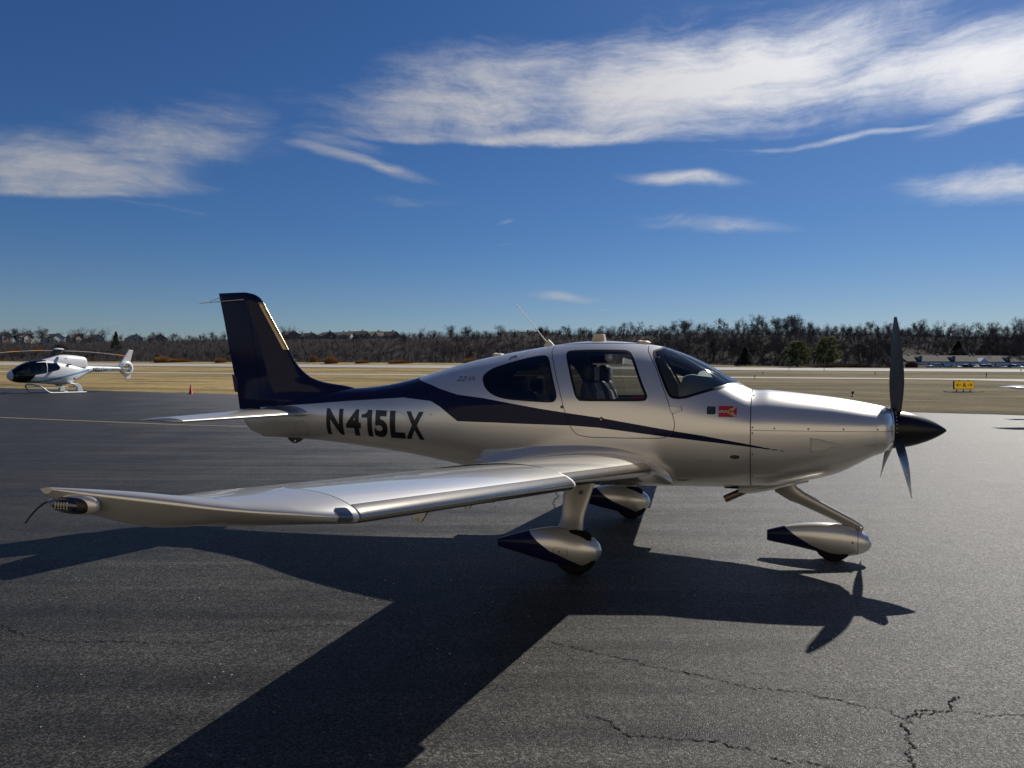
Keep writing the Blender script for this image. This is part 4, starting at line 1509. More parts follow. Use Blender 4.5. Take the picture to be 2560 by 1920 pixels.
def build_gear():
    # streamlined strut sections
    def strut(rows, name, m=LEGGREY, n=28):
        """rows: centre xyz, chord along dir, thickness; chord dir in xz plane, thickness along y"""
        P = np.zeros((len(rows), n, 3))
        a = np.linspace(0, 2 * np.pi, n, endpoint=False)
        for i, (c, cx, cz, ch, th) in enumerate(rows):
            u, v = np.cos(a) * ch / 2, np.sin(a) * th / 2 * (0.8 + 0.2 * np.cos(a))
            P[i, :, 0] = c[0] + u * cx
            P[i, :, 1] = c[1] + v
            P[i, :, 2] = c[2] + u * cz
        s_ = grid_surf(P)
        cen = P.mean(1)[:, None]
        if (s_.N.reshape(P.shape) * (P - cen)).sum() < 0:
            s_ = Surf(s_.V, s_.T[:, ::-1])
        return part(s_, name, [m])
    MAIN = np.array([[-2.745, .215, .195, .004, .205, 2.1, 2.1], [-2.765, .262, .150, .052, .205, 2.1, 2.1], [-2.80, .298, .115, .082, .205, 2.1, 2.1], [-2.87, .338, .078, .112, .205, 2.1, 2.1], [-2.96, .368, .062, .128, .205, 2.1, 2.1],
                     [-3.07, .384, .064, .132, .208, 2.1, 2.1], [-3.20, .376, .082, .124, .212, 2.1, 2.1], [-3.35, .345, .110, .100, .218, 2.1, 2.1], [-3.50, .300, .140, .066, .218, 2.1, 2.1], [-3.665, .243, .172, .026, .208, 2.6, 2.6]])
    NOSE = np.array([[-0.572, .190, .168, .004, .178, 2.1, 2.1], [-0.585, .222, .138, .036, .178, 2.1, 2.1], [-0.62, .262, .104, .066, .18, 2.1, 2.1], [-0.70, .306, .068, .092, .185, 2.1, 2.1], [-0.80, .332, .050, .104, .19, 2.1, 2.1],
                     [-0.93, .342, .056, .108, .195, 2.1, 2.1], [-1.08, .332, .082, .098, .205, 2.1, 2.1], [-1.25, .300, .110, .072, .205, 2.1, 2.1], [-1.40, .255, .130, .040, .195, 2.4, 2.4], [-1.455, .236, .140, .028, .19, 2.6, 2.6]])

    def pant(T, yc, navy, name, wheel_x, rad):
        xs = np.linspace(T[0, 0], T[-1, 0], 90)
        P = superloft(xs, 72, T)
        s_ = grid_surf(P)
        if (s_.N[:, 1] * s_.V[:, 1]).sum() < 0:
            s_ = Surf(s_.V, s_.T[:, ::-1])
        m = P.shape[1]
        for row, fl in ((P[0], 1), (P[-1], 0)):
            cp = Surf(np.concatenate([row, [row.mean(0)]]), [(i, (i + 1) % m, m) if fl else (i, m, (i + 1) % m) for i in range(m)])
            s_ = s_.join(cp)
        s_ = s_.paint(fld(navy), 1)
        s_.V = s_.V + np.array([0, yc, 0])
        o = part(s_, name)
        tyre = MB().lathe([(rad * 0.55, -0.062), (rad * 0.86, -0.070), (rad * 0.97, -0.052), (rad, -0.02), (rad, 0.02), (rad * 0.97, 0.052), (rad * 0.86, 0.070), (rad * 0.55, 0.062)], (wheel_x, yc, rad), 'y', 40)
        pobj(tyre, 'tyre', RUBBER, o, smooth=True)
        return o
    nav_m = [(-3.70, 0.40), (-3.392, 0.36), (-3.375, 0.337), (-3.268, 0.264), (-3.158, 0.199), (-3.10, 0.181), (-2.95, 0.118), (-2.86, 0.06), (-2.86, 0.0), (-3.70, 0.0)]
    nav_n = [(-1.50, 0.40), (-1.32, 0.31), (-1.297, 0.283), (-1.222, 0.227), (-1.142, 0.179), (-1.07, 0.138), (-0.93, 0.082), (-0.80, 0.045), (-0.80, 0.0), (-1.50, 0.0)]
    for sg in (-1, 1):
        yc = sg * 1.25
        o = pant(MAIN, yc, nav_m, 'main_wheel_fairing', -2.97, 0.19)
        rows = []
        for u in np.linspace(0, 1, 16):
            z = 0.78 - 0.42 * u
            y = sg * (1.13 + 0.12 * u)
            fl = np.clip((u - 0.72) / 0.28, 0, 1) ** 2
            x = -2.965 - 0.055 * u
            rows.append(((x, y, z), 1.0, 0.0, 0.275 - 0.075 * min(u / 0.7, 1) + 0.03 * fl, 0.060 + 0.05 * fl))
        leg = strut(rows, 'main_gear_leg')
        # hatch and fasteners on the outer side
        def onp(T, x, z):
            zt, zb, w, zc, nt, nb = (float(ntr(x, j, T)) for j in range(1, 7))
            n_, h_ = (nt, zt - zc) if z >= zc else (nb, zc - zb)
            return w * max(0.0, 1 - (abs(z - zc) / h_) ** n_) ** (1 / n_)
        for (x, z, r) in [(-3.075, 0.205, 0.0075), (-3.02, 0.212, 0.004)]:
            b = MB().lathe([(0, 0.003), (r, 0.003), (r, -0.004)], (x, 0, z), 'y', 12)
            yy = onp(MAIN, x, z)
            b.V = [(v[0], yc + sg * (yy + v[1]), v[2]) for v in b.V]
            pobj(b, 'fastener', SCREW, o, smooth=True)
        # access hatch outline
        q = smooth_poly([(-3.128, .205), (-3.118, .228), (-3.085, .238), (-3.01, .232), (-3.005, .205), (-3.01, .178), (-3.085, .176), (-3.118, .184)], 5)
        q2 = np.array([-3.06, .206]) + (q - np.array([-3.06, .206])) * 1.045
        V = [(a_[0], yc + sg * (onp(MAIN, a_[0], a_[1]) + 0.0012), a_[1]) for a_ in q] + [(a_[0], yc + sg * (onp(MAIN, a_[0], a_[1]) + 0.0012), a_[1]) for a_ in q2]
        k = len(q)
        pobj(MB().add(V, [(i, (i + 1) % k, k + (i + 1) % k, k + i) for i in range(k)]), 'hatch_joint', DARKSEAM, o)
        for (x, z) in [(-2.88, .2), (-2.885, .15), (-2.96, .245), (-2.99, .245), (-3.10, .14)]:
            b = MB().lathe([(0, 0.0025), (0.0035, 0.0025), (0.0035, -0.004)], (x, 0, z), 'y', 10)
            yy = onp(MAIN, x, z)
            b.V = [(v[0], yc - sg * (yy + v[1]), v[2]) for v in b.V]
            pobj(b, 'fastener', SCREW, o, smooth=True)
        b = MB().lathe([(0, 0.004), (0.014, 0.004), (0.018, 0.004), (0.018, -0.004)], (-2.93, sg * 0, 0.70), 'y', 16)
        b.V = [(v[0] - 0.01, sg * 1.17 - (0.028 + v[1]) if sg < 0 else sg * 1.17 + 0.028 + v[1], v[2] - 0.02) for v in b.V]
        pobj(b, 'leg_plug', SCREW, leg, smooth=True)
    o = pant(NOSE, 0.0, nav_n, 'nose_wheel_fairing', -0.89, 0.165)
    for (x, z, r) in [(-0.735, .195, 0.0095), (-0.775, .200, .003), (-0.758, .172, .003), (-0.84, .178, .003), (-0.818, .148, .003), (-0.665, .185, .003)]:
        zt, zb, w, zc, nt, nb = (float(ntr(x, j, NOSE)) for j in range(1, 7))
        yy = w * max(0.0, 1 - (abs(z - zc) / ((zt - zc) if z >= zc else (zc - zb))) ** 2.1) ** (1 / 2.1)
        for sg in (-1, 1):
            b = MB().lathe([(0, 0.002), (r, 0.002), (r, -0.004)], (x, 0, z), 'y', 12)
            b.V = [(v[0], sg * (yy + v[1]), v[2]) for v in b.V]
            pobj(b, 'fastener', SCREW, o, smooth=True)
    js = grid_surf(superloft(np.linspace(-0.689, -0.693, 3), 72, NOSE))
    if (js.N[:, 1] * js.V[:, 1]).sum() < 0:
        js = Surf(js.V, js.T[:, ::-1])
    part(js.offset(0.0008), 'nose_joint', [DARKSEAM], o)
    # nose leg: kinked fairing from the cowling to the fork
    d = Vector((0.62, 0, -0.30)).normalized()
    nx, nz = 0.44, 0.90
    rows = []
    pts = [(-1.33, .665, .27, .10), (-1.285, .625, .20, .085), (-1.23, .588, .145, .078), (-1.16, .553, .122, .074), (-1.0, .476, .108, .070), (-0.85, .404, .098, .066), (-0.74, .352, .088, .062), (-0.675, .320, .070, .058), (-0.645, .300, .045, .05)]
    for x, z, ch, th in pts:
        rows.append(((x, 0, z), nx, nz, ch, th))
    rows[0] = ((-1.325, 0, .70), 1.0, 0.0, .23, .11)
    rows[1] = ((-1.300, 0, .645), .86, .5, .20, .095)
    strut(rows, 'nose_gear_leg')
    pobj(MB().tube([(-0.665, -0.055, .315), (-0.665, 0.055, .315)], 0.012, 10), 'fork_bolt', STEEL, None, smooth=True)


def decal(uv, tris, x0, x1, z0, z1, lift, name, m, parent=None, slant=0.0, sides=(-1, 1), nudge=0.0):
    """flat print wrapped on the fuselage side; (x0,z0) lower left as seen from the right of the airplane"""
    for sg in sides:
        u = uv[:, 0] if sg < 0 else 1 - uv[:, 0] if False else uv[:, 0]
        X = x0 + (x1 - x0) * uv[:, 0] + slant * (uv[:, 1] - 0.5)
        if sg > 0:                       # reads from tail to nose on the other side
            X = x1 - (x1 - x0) * uv[:, 0] - slant * (uv[:, 1] - 0.5)
        Z = z0 + (z1 - z0) * uv[:, 1]
        Yv = sg * (skin_y(X, Z) + lift)
        V = np.c_[X, Yv, Z]
        T = tris if sg < 0 else tris[:, ::-1]
        s_ = Surf(V, T)
        if s_.N[:, 1].mean() * sg < 0:
            s_ = Surf(s_.V, s_.T[:, ::-1])
        # thin film: pushed out a hair so that it sits on the paint
        part(s_, name, [m], parent)


def rect_uv(n=10, k=6, u0=0.0, u1=1.0, v0=0.0, v1=1.0):
    u, v = np.meshgrid(np.linspace(u0, u1, n), np.linspace(v0, v1, k), indexing='ij')
    P = np.stack([u, v], -1).reshape(-1, 2)
    idx = np.arange(n * k).reshape(n, k)
    q = np.stack([idx[:-1, :-1], idx[1:, :-1], idx[1:, 1:], idx[:-1, 1:]], -1).reshape(-1, 4)
    return P, np.concatenate([q[:, [0, 1, 2]], q[:, [0, 2, 3]]])


def ribbon_uv(pts, w):
    P = np.asarray(pts, float)
    d = np.gradient(P, axis=0)
    n = np.stack([-d[:, 1], d[:, 0]], 1)
    n /= np.linalg.norm(n, axis=1, keepdims=True)
    n[:, 0] *= 0.62
    V = np.concatenate([P - n * w, P + n * w])
    k = len(P)
    T = [(i, i + 1, k + i + 1) for i in range(k - 1)] + [(i, k + i + 1, k + i) for i in range(k - 1)]
    return V, np.array(T)


def disc_uv(cx, cy, rx, ry, n=24):
    a = np.linspace(0, 2 * np.pi, n, endpoint=False)
    V = np.concatenate([np.c_[cx + rx * np.cos(a), cy + ry * np.sin(a)], [[cx, cy]]])
    return V, np.array([(i, (i + 1) % n, n) for i in range(n)])


def one_glyph():
    """figure one: stem with a short flag"""
    P1, T1 = rect_uv(4, 9, 0.55, 1.0, 0.0, 1.0)
    P2, T2 = rect_uv(5, 3, 0.0, 0.55, 0.0, 1.0)
    P2[:, 1] = 0.70 + 0.13 * P2[:, 1] + 0.10 * np.clip(P2[:, 0] / 0.55, 0, 1) ** 3 * P2[:, 1]
    return np.concatenate([P1, P2]), np.concatenate([T1, T2 + len(P1)]), 0.4


def build_markings():
    # registration, one letter at a time, both sides
    boxes = {'N': (-6.148, -5.905), '4': (-5.865, -5.655), '1': (-5.645, -5.500), '5': (-5.472, -5.290), 'L': (-5.258, -5.060), 'X': (-5.050, -4.812)}
    for chx, (a, b) in boxes.items():
        uv, tr, asp = text_tris(chx, bold=0.042, maxedge=0.10) if chx != '1' else one_glyph()
        off = 0.045
        for sg in (-1, 1):
            x0, x1 = (a, b)
            if sg > 0:
                mid = (-6.148 - 4.812)
                x0, x1 = mid - b, mid - a
            decal(uv, tr, x0, x1, 0.990, 1.284, 0.0015, 'registration_letter', DECALBLACK, None, 0.0, (sg,))
    uv, tr, asp = text_tris('22', bold=0.0, shear=0.25, maxedge=0.2)
    decal(uv, tr, -4.470, -4.358, 1.608, 1.655, 0.0015, 'model_number', mat('dark grey vinyl', (0.02, 0.03, 0.05), 0.4))
    uv, tr, asp = text_tris('GTS', bold=0.012, shear=0.25, maxedge=0.2)
    decal(uv, tr, -4.325, -4.248, 1.614, 1.652, 0.0015, 'model_letters', MATS['dark grey vinyl'])
    uv, tr = rect_uv(2, 6)
    decal(uv, tr, -4.343, -4.341, 1.602, 1.660, 0.0015, 'model_bar', MATS['dark grey vinyl'], None, 0.008)
    # city flag sticker: red, wavy white/navy rivers, gold disc
    fx = (-1.861, -1.709, 1.317, 1.411)
    RED = mat('flag red', (0.42, 0.012, 0.022), 0.4, coat=0.3)
    WHT = mat('flag white', (0.75, 0.75, 0.75), 0.4)
    NVY = mat('flag navy', (0.015, 0.02, 0.05), 0.4)
    GLD = mat('flag gold', (0.62, 0.38, 0.02), 0.4)
    uv, tr = rect_uv(10, 6)
    decal(uv, tr, *fx, 0.0016, 'flag_sticker', RED, None, 0, (-1,))
    fl = [o for o in plane.children if o.name.startswith('flag_sticker')][-1]
    arms = []
    tt_ = np.linspace(0, 1, 60)
    arms.append(np.c_[0.0 + 0.56 * tt_, 0.5 + 0.035 * np.sin(tt_ * 16.5 + 2.5)])
    for sgn in (1, -1):
        x = 0.68 + 0.30 * tt_
        y = 0.5 + sgn * (0.12 + 0.36 * tt_)
        w_ = 0.035 * np.sin(tt_ * 11)
        arms.append(np.c_[x - w_ * 0.6, y + sgn * w_ * 0.8])
    for a in arms:
        V, T = ribbon_uv(a, 0.075)
        decal(np.clip(V, 0, 1), T, *fx, 0.0021, 'flag_wave', WHT, fl, 0, (-1,))
    for a in arms:
        V, T = ribbon_uv(a, 0.030)
        decal(np.clip(V, 0, 1), T, *fx, 0.0026, 'flag_wave', NVY, fl, 0, (-1,))
    V, T = disc_uv(0.66, 0.49, 0.145, 0.235)
    decal(V, T, *fx, 0.0031, 'flag_disc', GLD, fl, 0, (-1,))
    for cx, cy, rx, ry in [(0.66, 0.57, 0.028, 0.09), (0.585, 0.50, 0.032, 0.05), (0.735, 0.50, 0.032, 0.05), (0.66, 0.41, 0.02, 0.10), (0.66, 0.45, 0.07, 0.02)]:
        V, T = disc_uv(cx, cy, rx, ry, 14)
        decal(V, T, *fx, 0.0036, 'flag_emblem', NVY, fl, 0, (-1,))
    # small black square badge with worn grey figure
    ex = (-1.959, -1.888, 1.339, 1.406)
    q = smooth_poly([(0.0, .12), (.12, 0), (.88, 0), (1, .12), (1, .88), (.88, 1), (.12, 1), (0, .88)], 3)
    V = np.concatenate([q, [[.5, .5]]])
    T = np.array([(i, (i + 1) % len(q), len(q)) for i in range(len(q))])
    decal(V, T, *ex, 0.0016, 'square_badge', DECALBLACK, None, 0, (-1,))
    bd = [o for o in plane.children if o.name.startswith('square_badge')][-1]
    GRY = mat('badge grey', (0.10, 0.105, 0.11), 0.5)
    for a in ([(.24, .16), (.24, .80), (.80, .80), (.80, .30)], [(.26, .74), (.45, .55), (.60, .42), (.74, .30), (.58, .20), (.40, .18)], [(.50, .72), (.62, .66), (.66, .56)]):
        V, T = ribbon_uv(smooth_poly(a, 6, closed=False), 0.028)
        decal(V, T, *ex, 0.0022, 'badge_figure', GRY, bd, 0, (-1,))
    # oval vent, static port, access ring outlines
    V, T = disc_uv(.5, .5, .5, .5, 28)
    decal(V, T, -1.763, -1.680, 0.952, 0.988, 0.002, 'oval_vent', mat('vent mesh', (0.05, 0.05, 0.052), 0.6, 0.4))
    def ring(cx, cz, rx, rz, wd, name):
        a = np.linspace(0, 2 * np.pi, 49)
        for sg in (-1, 1):
            o_ = np.c_[cx + (rx + wd) * np.cos(a), cz + (rz + wd) * np.sin(a)]
            i_ = np.c_[cx + rx * np.cos(a), cz + rz * np.sin(a)]
            V = np.concatenate([o_, i_])
            W = np.c_[V[:, 0], sg * (skin_y(V[:, 0], V[:, 1]) + 0.0009), V[:, 1]]
            T = np.array([(i, i + 1, 50 + i) for i in range(48)] + [(i, 50 + i, 49 + i) for i in range(48)])
            s_ = Surf(W, T)
            if s_.N[:, 1].mean() * sg < 0:
                s_ = Surf(s_.V, s_.T[:, ::-1])
            part(s_, name, [mat('hairline joint', (0.10, 0.095, 0.09), 0.6, 0.5)])
    ring(-5.215, 1.124, 0.245, 0.155, 0.003, 'access_panel_joint')
    ring(-6.52, 1.046, 0.100, 0.085, 0.0025, 'access_panel_joint')
    for (cx, cz, rx, rz) in ((-5.215, 1.124, 0.235, 0.147), (-6.52, 1.046, 0.09, 0.075)):
        for k in range(6):
            a = k * math.pi / 3 + 0.3
            x, z = cx + rx * math.cos(a), cz + rz * math.sin(a)
            V, T = disc_uv(.5, .5, .5, .5, 8)
            decal(V, T, x - .004, x + .004, z - .004, z + .004, 0.0012, 'screw', SCREW)
    V, T = disc_uv(.5, .5, .5, .5, 16)
    decal(V, T, -4.732, -4.720, 1.252, 1.268, 0.002, 'static_port', mat('brass', (0.35, 0.24, 0.10), 0.4, 0.8))
    # hinge plate in front of the door, handle recess, step placard
    hp = [(-2.283, 1.401), (-2.214, 1.394), (-2.183, 1.405), (-2.175, 1.367), (-2.237, 1.340), (-2.262, 1.342)]
    for sg in (-1, 1):
        pts = np.array(hp)
        c0 = pts.mean(0)
        for sc_, lf, nm, m in ((1.10, 0.0012, 'hinge_joint', DARKSEAM), (1.0, 0.0045, 'hinge_plate', SILVER)):
            q = c0 + (pts - c0) * sc_
            V = [(p[0], sg * (float(skin_y(p[0], p[1])) + lf), p[1]) for p in q]
            V2 = [(p[0], sg * (float(skin_y(p[0], p[1])) - 0.004), p[1]) for p in q]
            n = len(q)
            pobj(MB().add(V + V2, [tuple(range(n))] + [(i, (i + 1) % n, n + (i + 1) % n, n + i) for i in range(n)]), nm, m)
        # step placard
        q = [(-2.222, .756), (-2.064, .759), (-2.085, .735), (-2.123, .718), (-2.226, .716)]
        V = [(p[0], sg * (float(skin_y(p[0], p[1])) + 0.006), p[1]) for p in q]
        V2 = [(p[0], sg * (float(skin_y(p[0], p[1])) - 0.004), p[1]) for p in q]
        so = pobj(MB().add(V + V2, [tuple(range(5))] + [(i, (i + 1) % 5, 5 + (i + 1) % 5, 5 + i) for i in range(5)]), 'step_guard', mat('pale guard', (0.55, 0.54, 0.50), 0.4, 0.3))
        uv, tr, asp = text_tris('NO STEP', bold=0.02, maxedge=0.5)
        decal(uv, tr, -2.216, -2.140, 0.724, 0.737, 0.0075, 'step_lettering', DECALBLACK, so, 0, (sg,))
        # baggage latch
        pts = [(-3.925, 1.828), (-3.918, 1.848), (-3.86, 1.868), (-3.845, 1.852)]
        mbx = MB().tube([(p[0], sg * (float(skin_y(p[0], p[1])) + 0.004), p[1]) for p in pts], 0.005, 6)
        pobj(mbx, 'vent_lip', DARKSEAM, None, smooth=True)
        # door catch at the rear edge of the door
        x, z = -3.27, 1.375
        mbx = MB().lathe([(0, 0.006), (0.012, 0.005), (0.016, 0)], (x, 0, z), 'y', 12)
        y_ = float(skin_y(x, z))
        mbx.V = [(v[0], sg * (y_ + v[1]), v[2]) for v in mbx.V]
        pobj(mbx, 'door_catch', SCREW, None, smooth=True)


def build_roof_items():
    # whip aerial, square beacon block, GPS dome, small bump
    pobj(MB().tube([(-3.60, 0, 1.985), (-3.72, 0, 2.128), (-3.85, 0, 2.285), (-3.965, 0, 2.42)], [0.0065, 0.0045, 0.0035, 0.003], 8), 'whip_aerial', mat('pale aerial', (0.6, 0.57, 0.5), 0.45), smooth=True)
    pobj(MB().prism([(-3.535, 1.975), (-3.655, 1.955), (-3.645, 1.985), (-3.625, 2.01), (-3.612, 2.04), (-3.60, 2.04)], -0.016, 0.016, 1), 'aerial_foot', MATS['pale aerial'], None, bevel=0.005)
    mb = MB().prism([(-3.138, 2.01), (-3.002, 2.01), (-3.018, 2.085), (-3.120, 2.085)], -0.045, 0.045, 1)
    pobj(mb, 'roof_beacon', CREAM, None, bevel=0.006)
    T = np.array([[-2.55, 1.998, 1.98, .01, 1.985, 2.2, 2.2], [-2.575, 2.012, 1.975, .05, 1.985, 2.4, 2.4], [-2.63, 2.018, 1.97, .06, 1.985, 2.4, 2.4], [-2.675, 2.018, 1.97, .05, 1.985, 2.4, 2.4], [-2.69, 2.005, 1.985, .01, 1.99, 2.2, 2.2]])
    s_ = grid_surf(superloft(np.linspace(-2.55, -2.69, 16), 32, T))
    part(s_, 'gps_dome', [CREAM])
    T2 = T.copy()
    T2[:, 0] -= 1.53
    for j in (1, 2, 4):
        T2[:, j] -= 0.118
    part(grid_surf(superloft(np.linspace(-4.08, -4.22, 16), 32, T2)), 'aft_dome', [CREAM])


def build_cabin():
    # seats
    for sg in (-1, 1):
        for row, x0 in ((0, -2.98), (1, -3.72)):
            st = empty('seat', (0, 0, 0))
            st.parent = plane
            lean = 0.16
            back = MB()
            y0 = sg * 0.305
            z0, z1 = 0.98, (1.62 if row == 0 else 1.50)
            poly = [(x0 + 0.05, z0), (x0 + 0.06, z0 + 0.2), (x0 - 0.02, z1 - 0.1), (x0 - 0.06, z1), (x0 - 0.13, z1), (x0 - 0.15, z1 - 0.1), (x0 - 0.09, z0)]
            back.prism(poly, y0 - 0.235, y0 + 0.235, 1)
            pobj(back, 'backrest', LEATHER, st, smooth=True, bevel=0.035, seg=3, auto=60)
            panel = MB().prism([(x0 + 0.052, z0 + 0.05), (x0 + 0.075, z0 + 0.22), (x0 - 0.005, z1 - 0.1), (x0 - 0.02, z1 - 0.1), (x0 + 0.04, z0 + 0.05)], y0 - 0.13, y0 + 0.13, 1)
            pobj(panel, 'backrest_panel', LEATHER2, st, smooth=True, bevel=0.008)
            hr = MB().box((x0 - 0.10, y0, z1 + 0.075), (0.11, 0.27, 0.17))
            pobj(hr, 'headrest', LEATHER, st, smooth=True, bevel=0.045, seg=4, auto=70)
            hp_ = MB().box((x0 - 0.040, y0, z1 + 0.07), (0.02, 0.15, 0.13))
            pobj(hp_, 'headrest_panel', LEATHER2, st, smooth=True, bevel=0.008)
            cu = MB().box((x0 + 0.24, y0, 0.94), (0.48, 0.46, 0.14))
            pobj(cu, 'seat_cushion', LEATHER, st, smooth=True, bevel=0.04, seg=3, auto=60)
            if row == 0:
                pts = [(x0 - 0.02, y0 - 0.16, z1 - 0.02), (x0 + 0.03, y0 - 0.12, z1 - 0.12), (x0 + 0.085, y0 - 0.02, z1 - 0.32), (x0 + 0.11, y0 + 0.05, z1 - 0.5)]
                pobj(MB().tube(pts, 0.013, 6), 'seat_belt', LEATHER2, st)
    # instrument panel and glareshield
    T = np.array([[-1.72, 1.575, 1.35, .22, 1.45, 2, 2.4], [-1.85, 1.632, 1.28, .36, 1.45, 2, 2.4], [-2.05, 1.672, 1.24, .46, 1.45, 2, 2.4], [-2.19, 1.682, 1.22, .50, 1.45, 2, 2.6], [-2.215, 1.672, 1.22, .49, 1.45, 2, 2.6]])
    xs = np.linspace(-1.72, -2.215, 20)
    P = superloft(xs, 60, T)
    s_ = grid_surf(P)
    if (s_.N[:, 2] * (s_.V[:, 2] - 1.45)).mean() < 0:
        s_ = Surf(s_.V, s_.T[:, ::-1])
    s_ = s_.join(Surf(np.concatenate([P[-1], [P[-1].mean(0)]]), [(i, 60, (i + 1) % 60) for i in range(60)]))
    part(s_, 'glareshield', [vary(mat('grey-green dash vinyl', (0.19, 0.215, 0.20), 0.7), 20, 0.15)])
    for y in (-0.27, 0.18):
        pobj(MB().box((-2.222, y, 1.50), (0.012, 0.30, 0.20)), 'display_screen', mat('dead screen', (0.004, 0.004, 0.005), 0.15))
    pobj(MB().box((-2.45, 0, 1.05), (0.55, 0.22, 0.36), 0, 0.9), 'centre_console', BLACK, None, bevel=0.02)
    # overhead visor
    pobj(MB().box((-2.46, -0.24, 1.84), (0.10, 0.22, 0.015)), 'sun_visor', BLACK, None, bevel=0.006)


build_fuselage()
build_cowling()
build_propeller()
build_wing(-1)
build_wing(1)
build_tail()
build_gear()
build_markings()
build_roof_items()
build_cabin()

# ------------------------------------------------------------------ the white helicopter
HW = vary(mat('white helicopter paint', (0.74, 0.75, 0.76), 0.3, coat=0.4), 2.0, 0.04)
HBLUE = mat('sky blue stripe paint', (0.10, 0.34, 0.55), 0.35, coat=0.3)
HBLUE2 = mat('pale blue stripe paint', (0.30, 0.52, 0.66), 0.35, coat=0.3)
HGLASS = glass('helicopter glazing', (0.16, 0.17, 0.18))
HGREY = mat('grey rotor metal', (0.12, 0.12, 0.125), 0.5, 0.5)
HBLADE = vary(mat('pale grey rotor blade', (0.34, 0.33, 0.31), 0.5), 1.5, 0.15)
HORANGE = mat('orange blade band', (0.75, 0.28, 0.03), 0.5)
KX, KZ = 0.00504, 0.00487


def hx(px):
    return (px - 80) * KX


def hz_(py):
    return (875 - py) * KZ


heli = empty('helicopter', (-34.35, 54.35, 0.0), R(67.3), 'white helicopter with pale blue stripe and black nose glazing on landing skids', 'helicopter')
HOFF = np.array([hx(765), 0, 0])


def hpart(s, name, mats, parent=None):
    return s.obj(name, mats, heli if parent is None else parent, off=HOFF)


def hobj(mb, name, m, parent=None, **k):
    return mb.obj(name, m, heli if parent is None else parent, off=HOFF, **k)


def outward(s, cx=None):
    c = s.V.mean(0)
    if (s.N * (s.V - c)).sum() < 0:
        return Surf(s.V, s.T[:, ::-1], None, s.A, s.M)
    return s


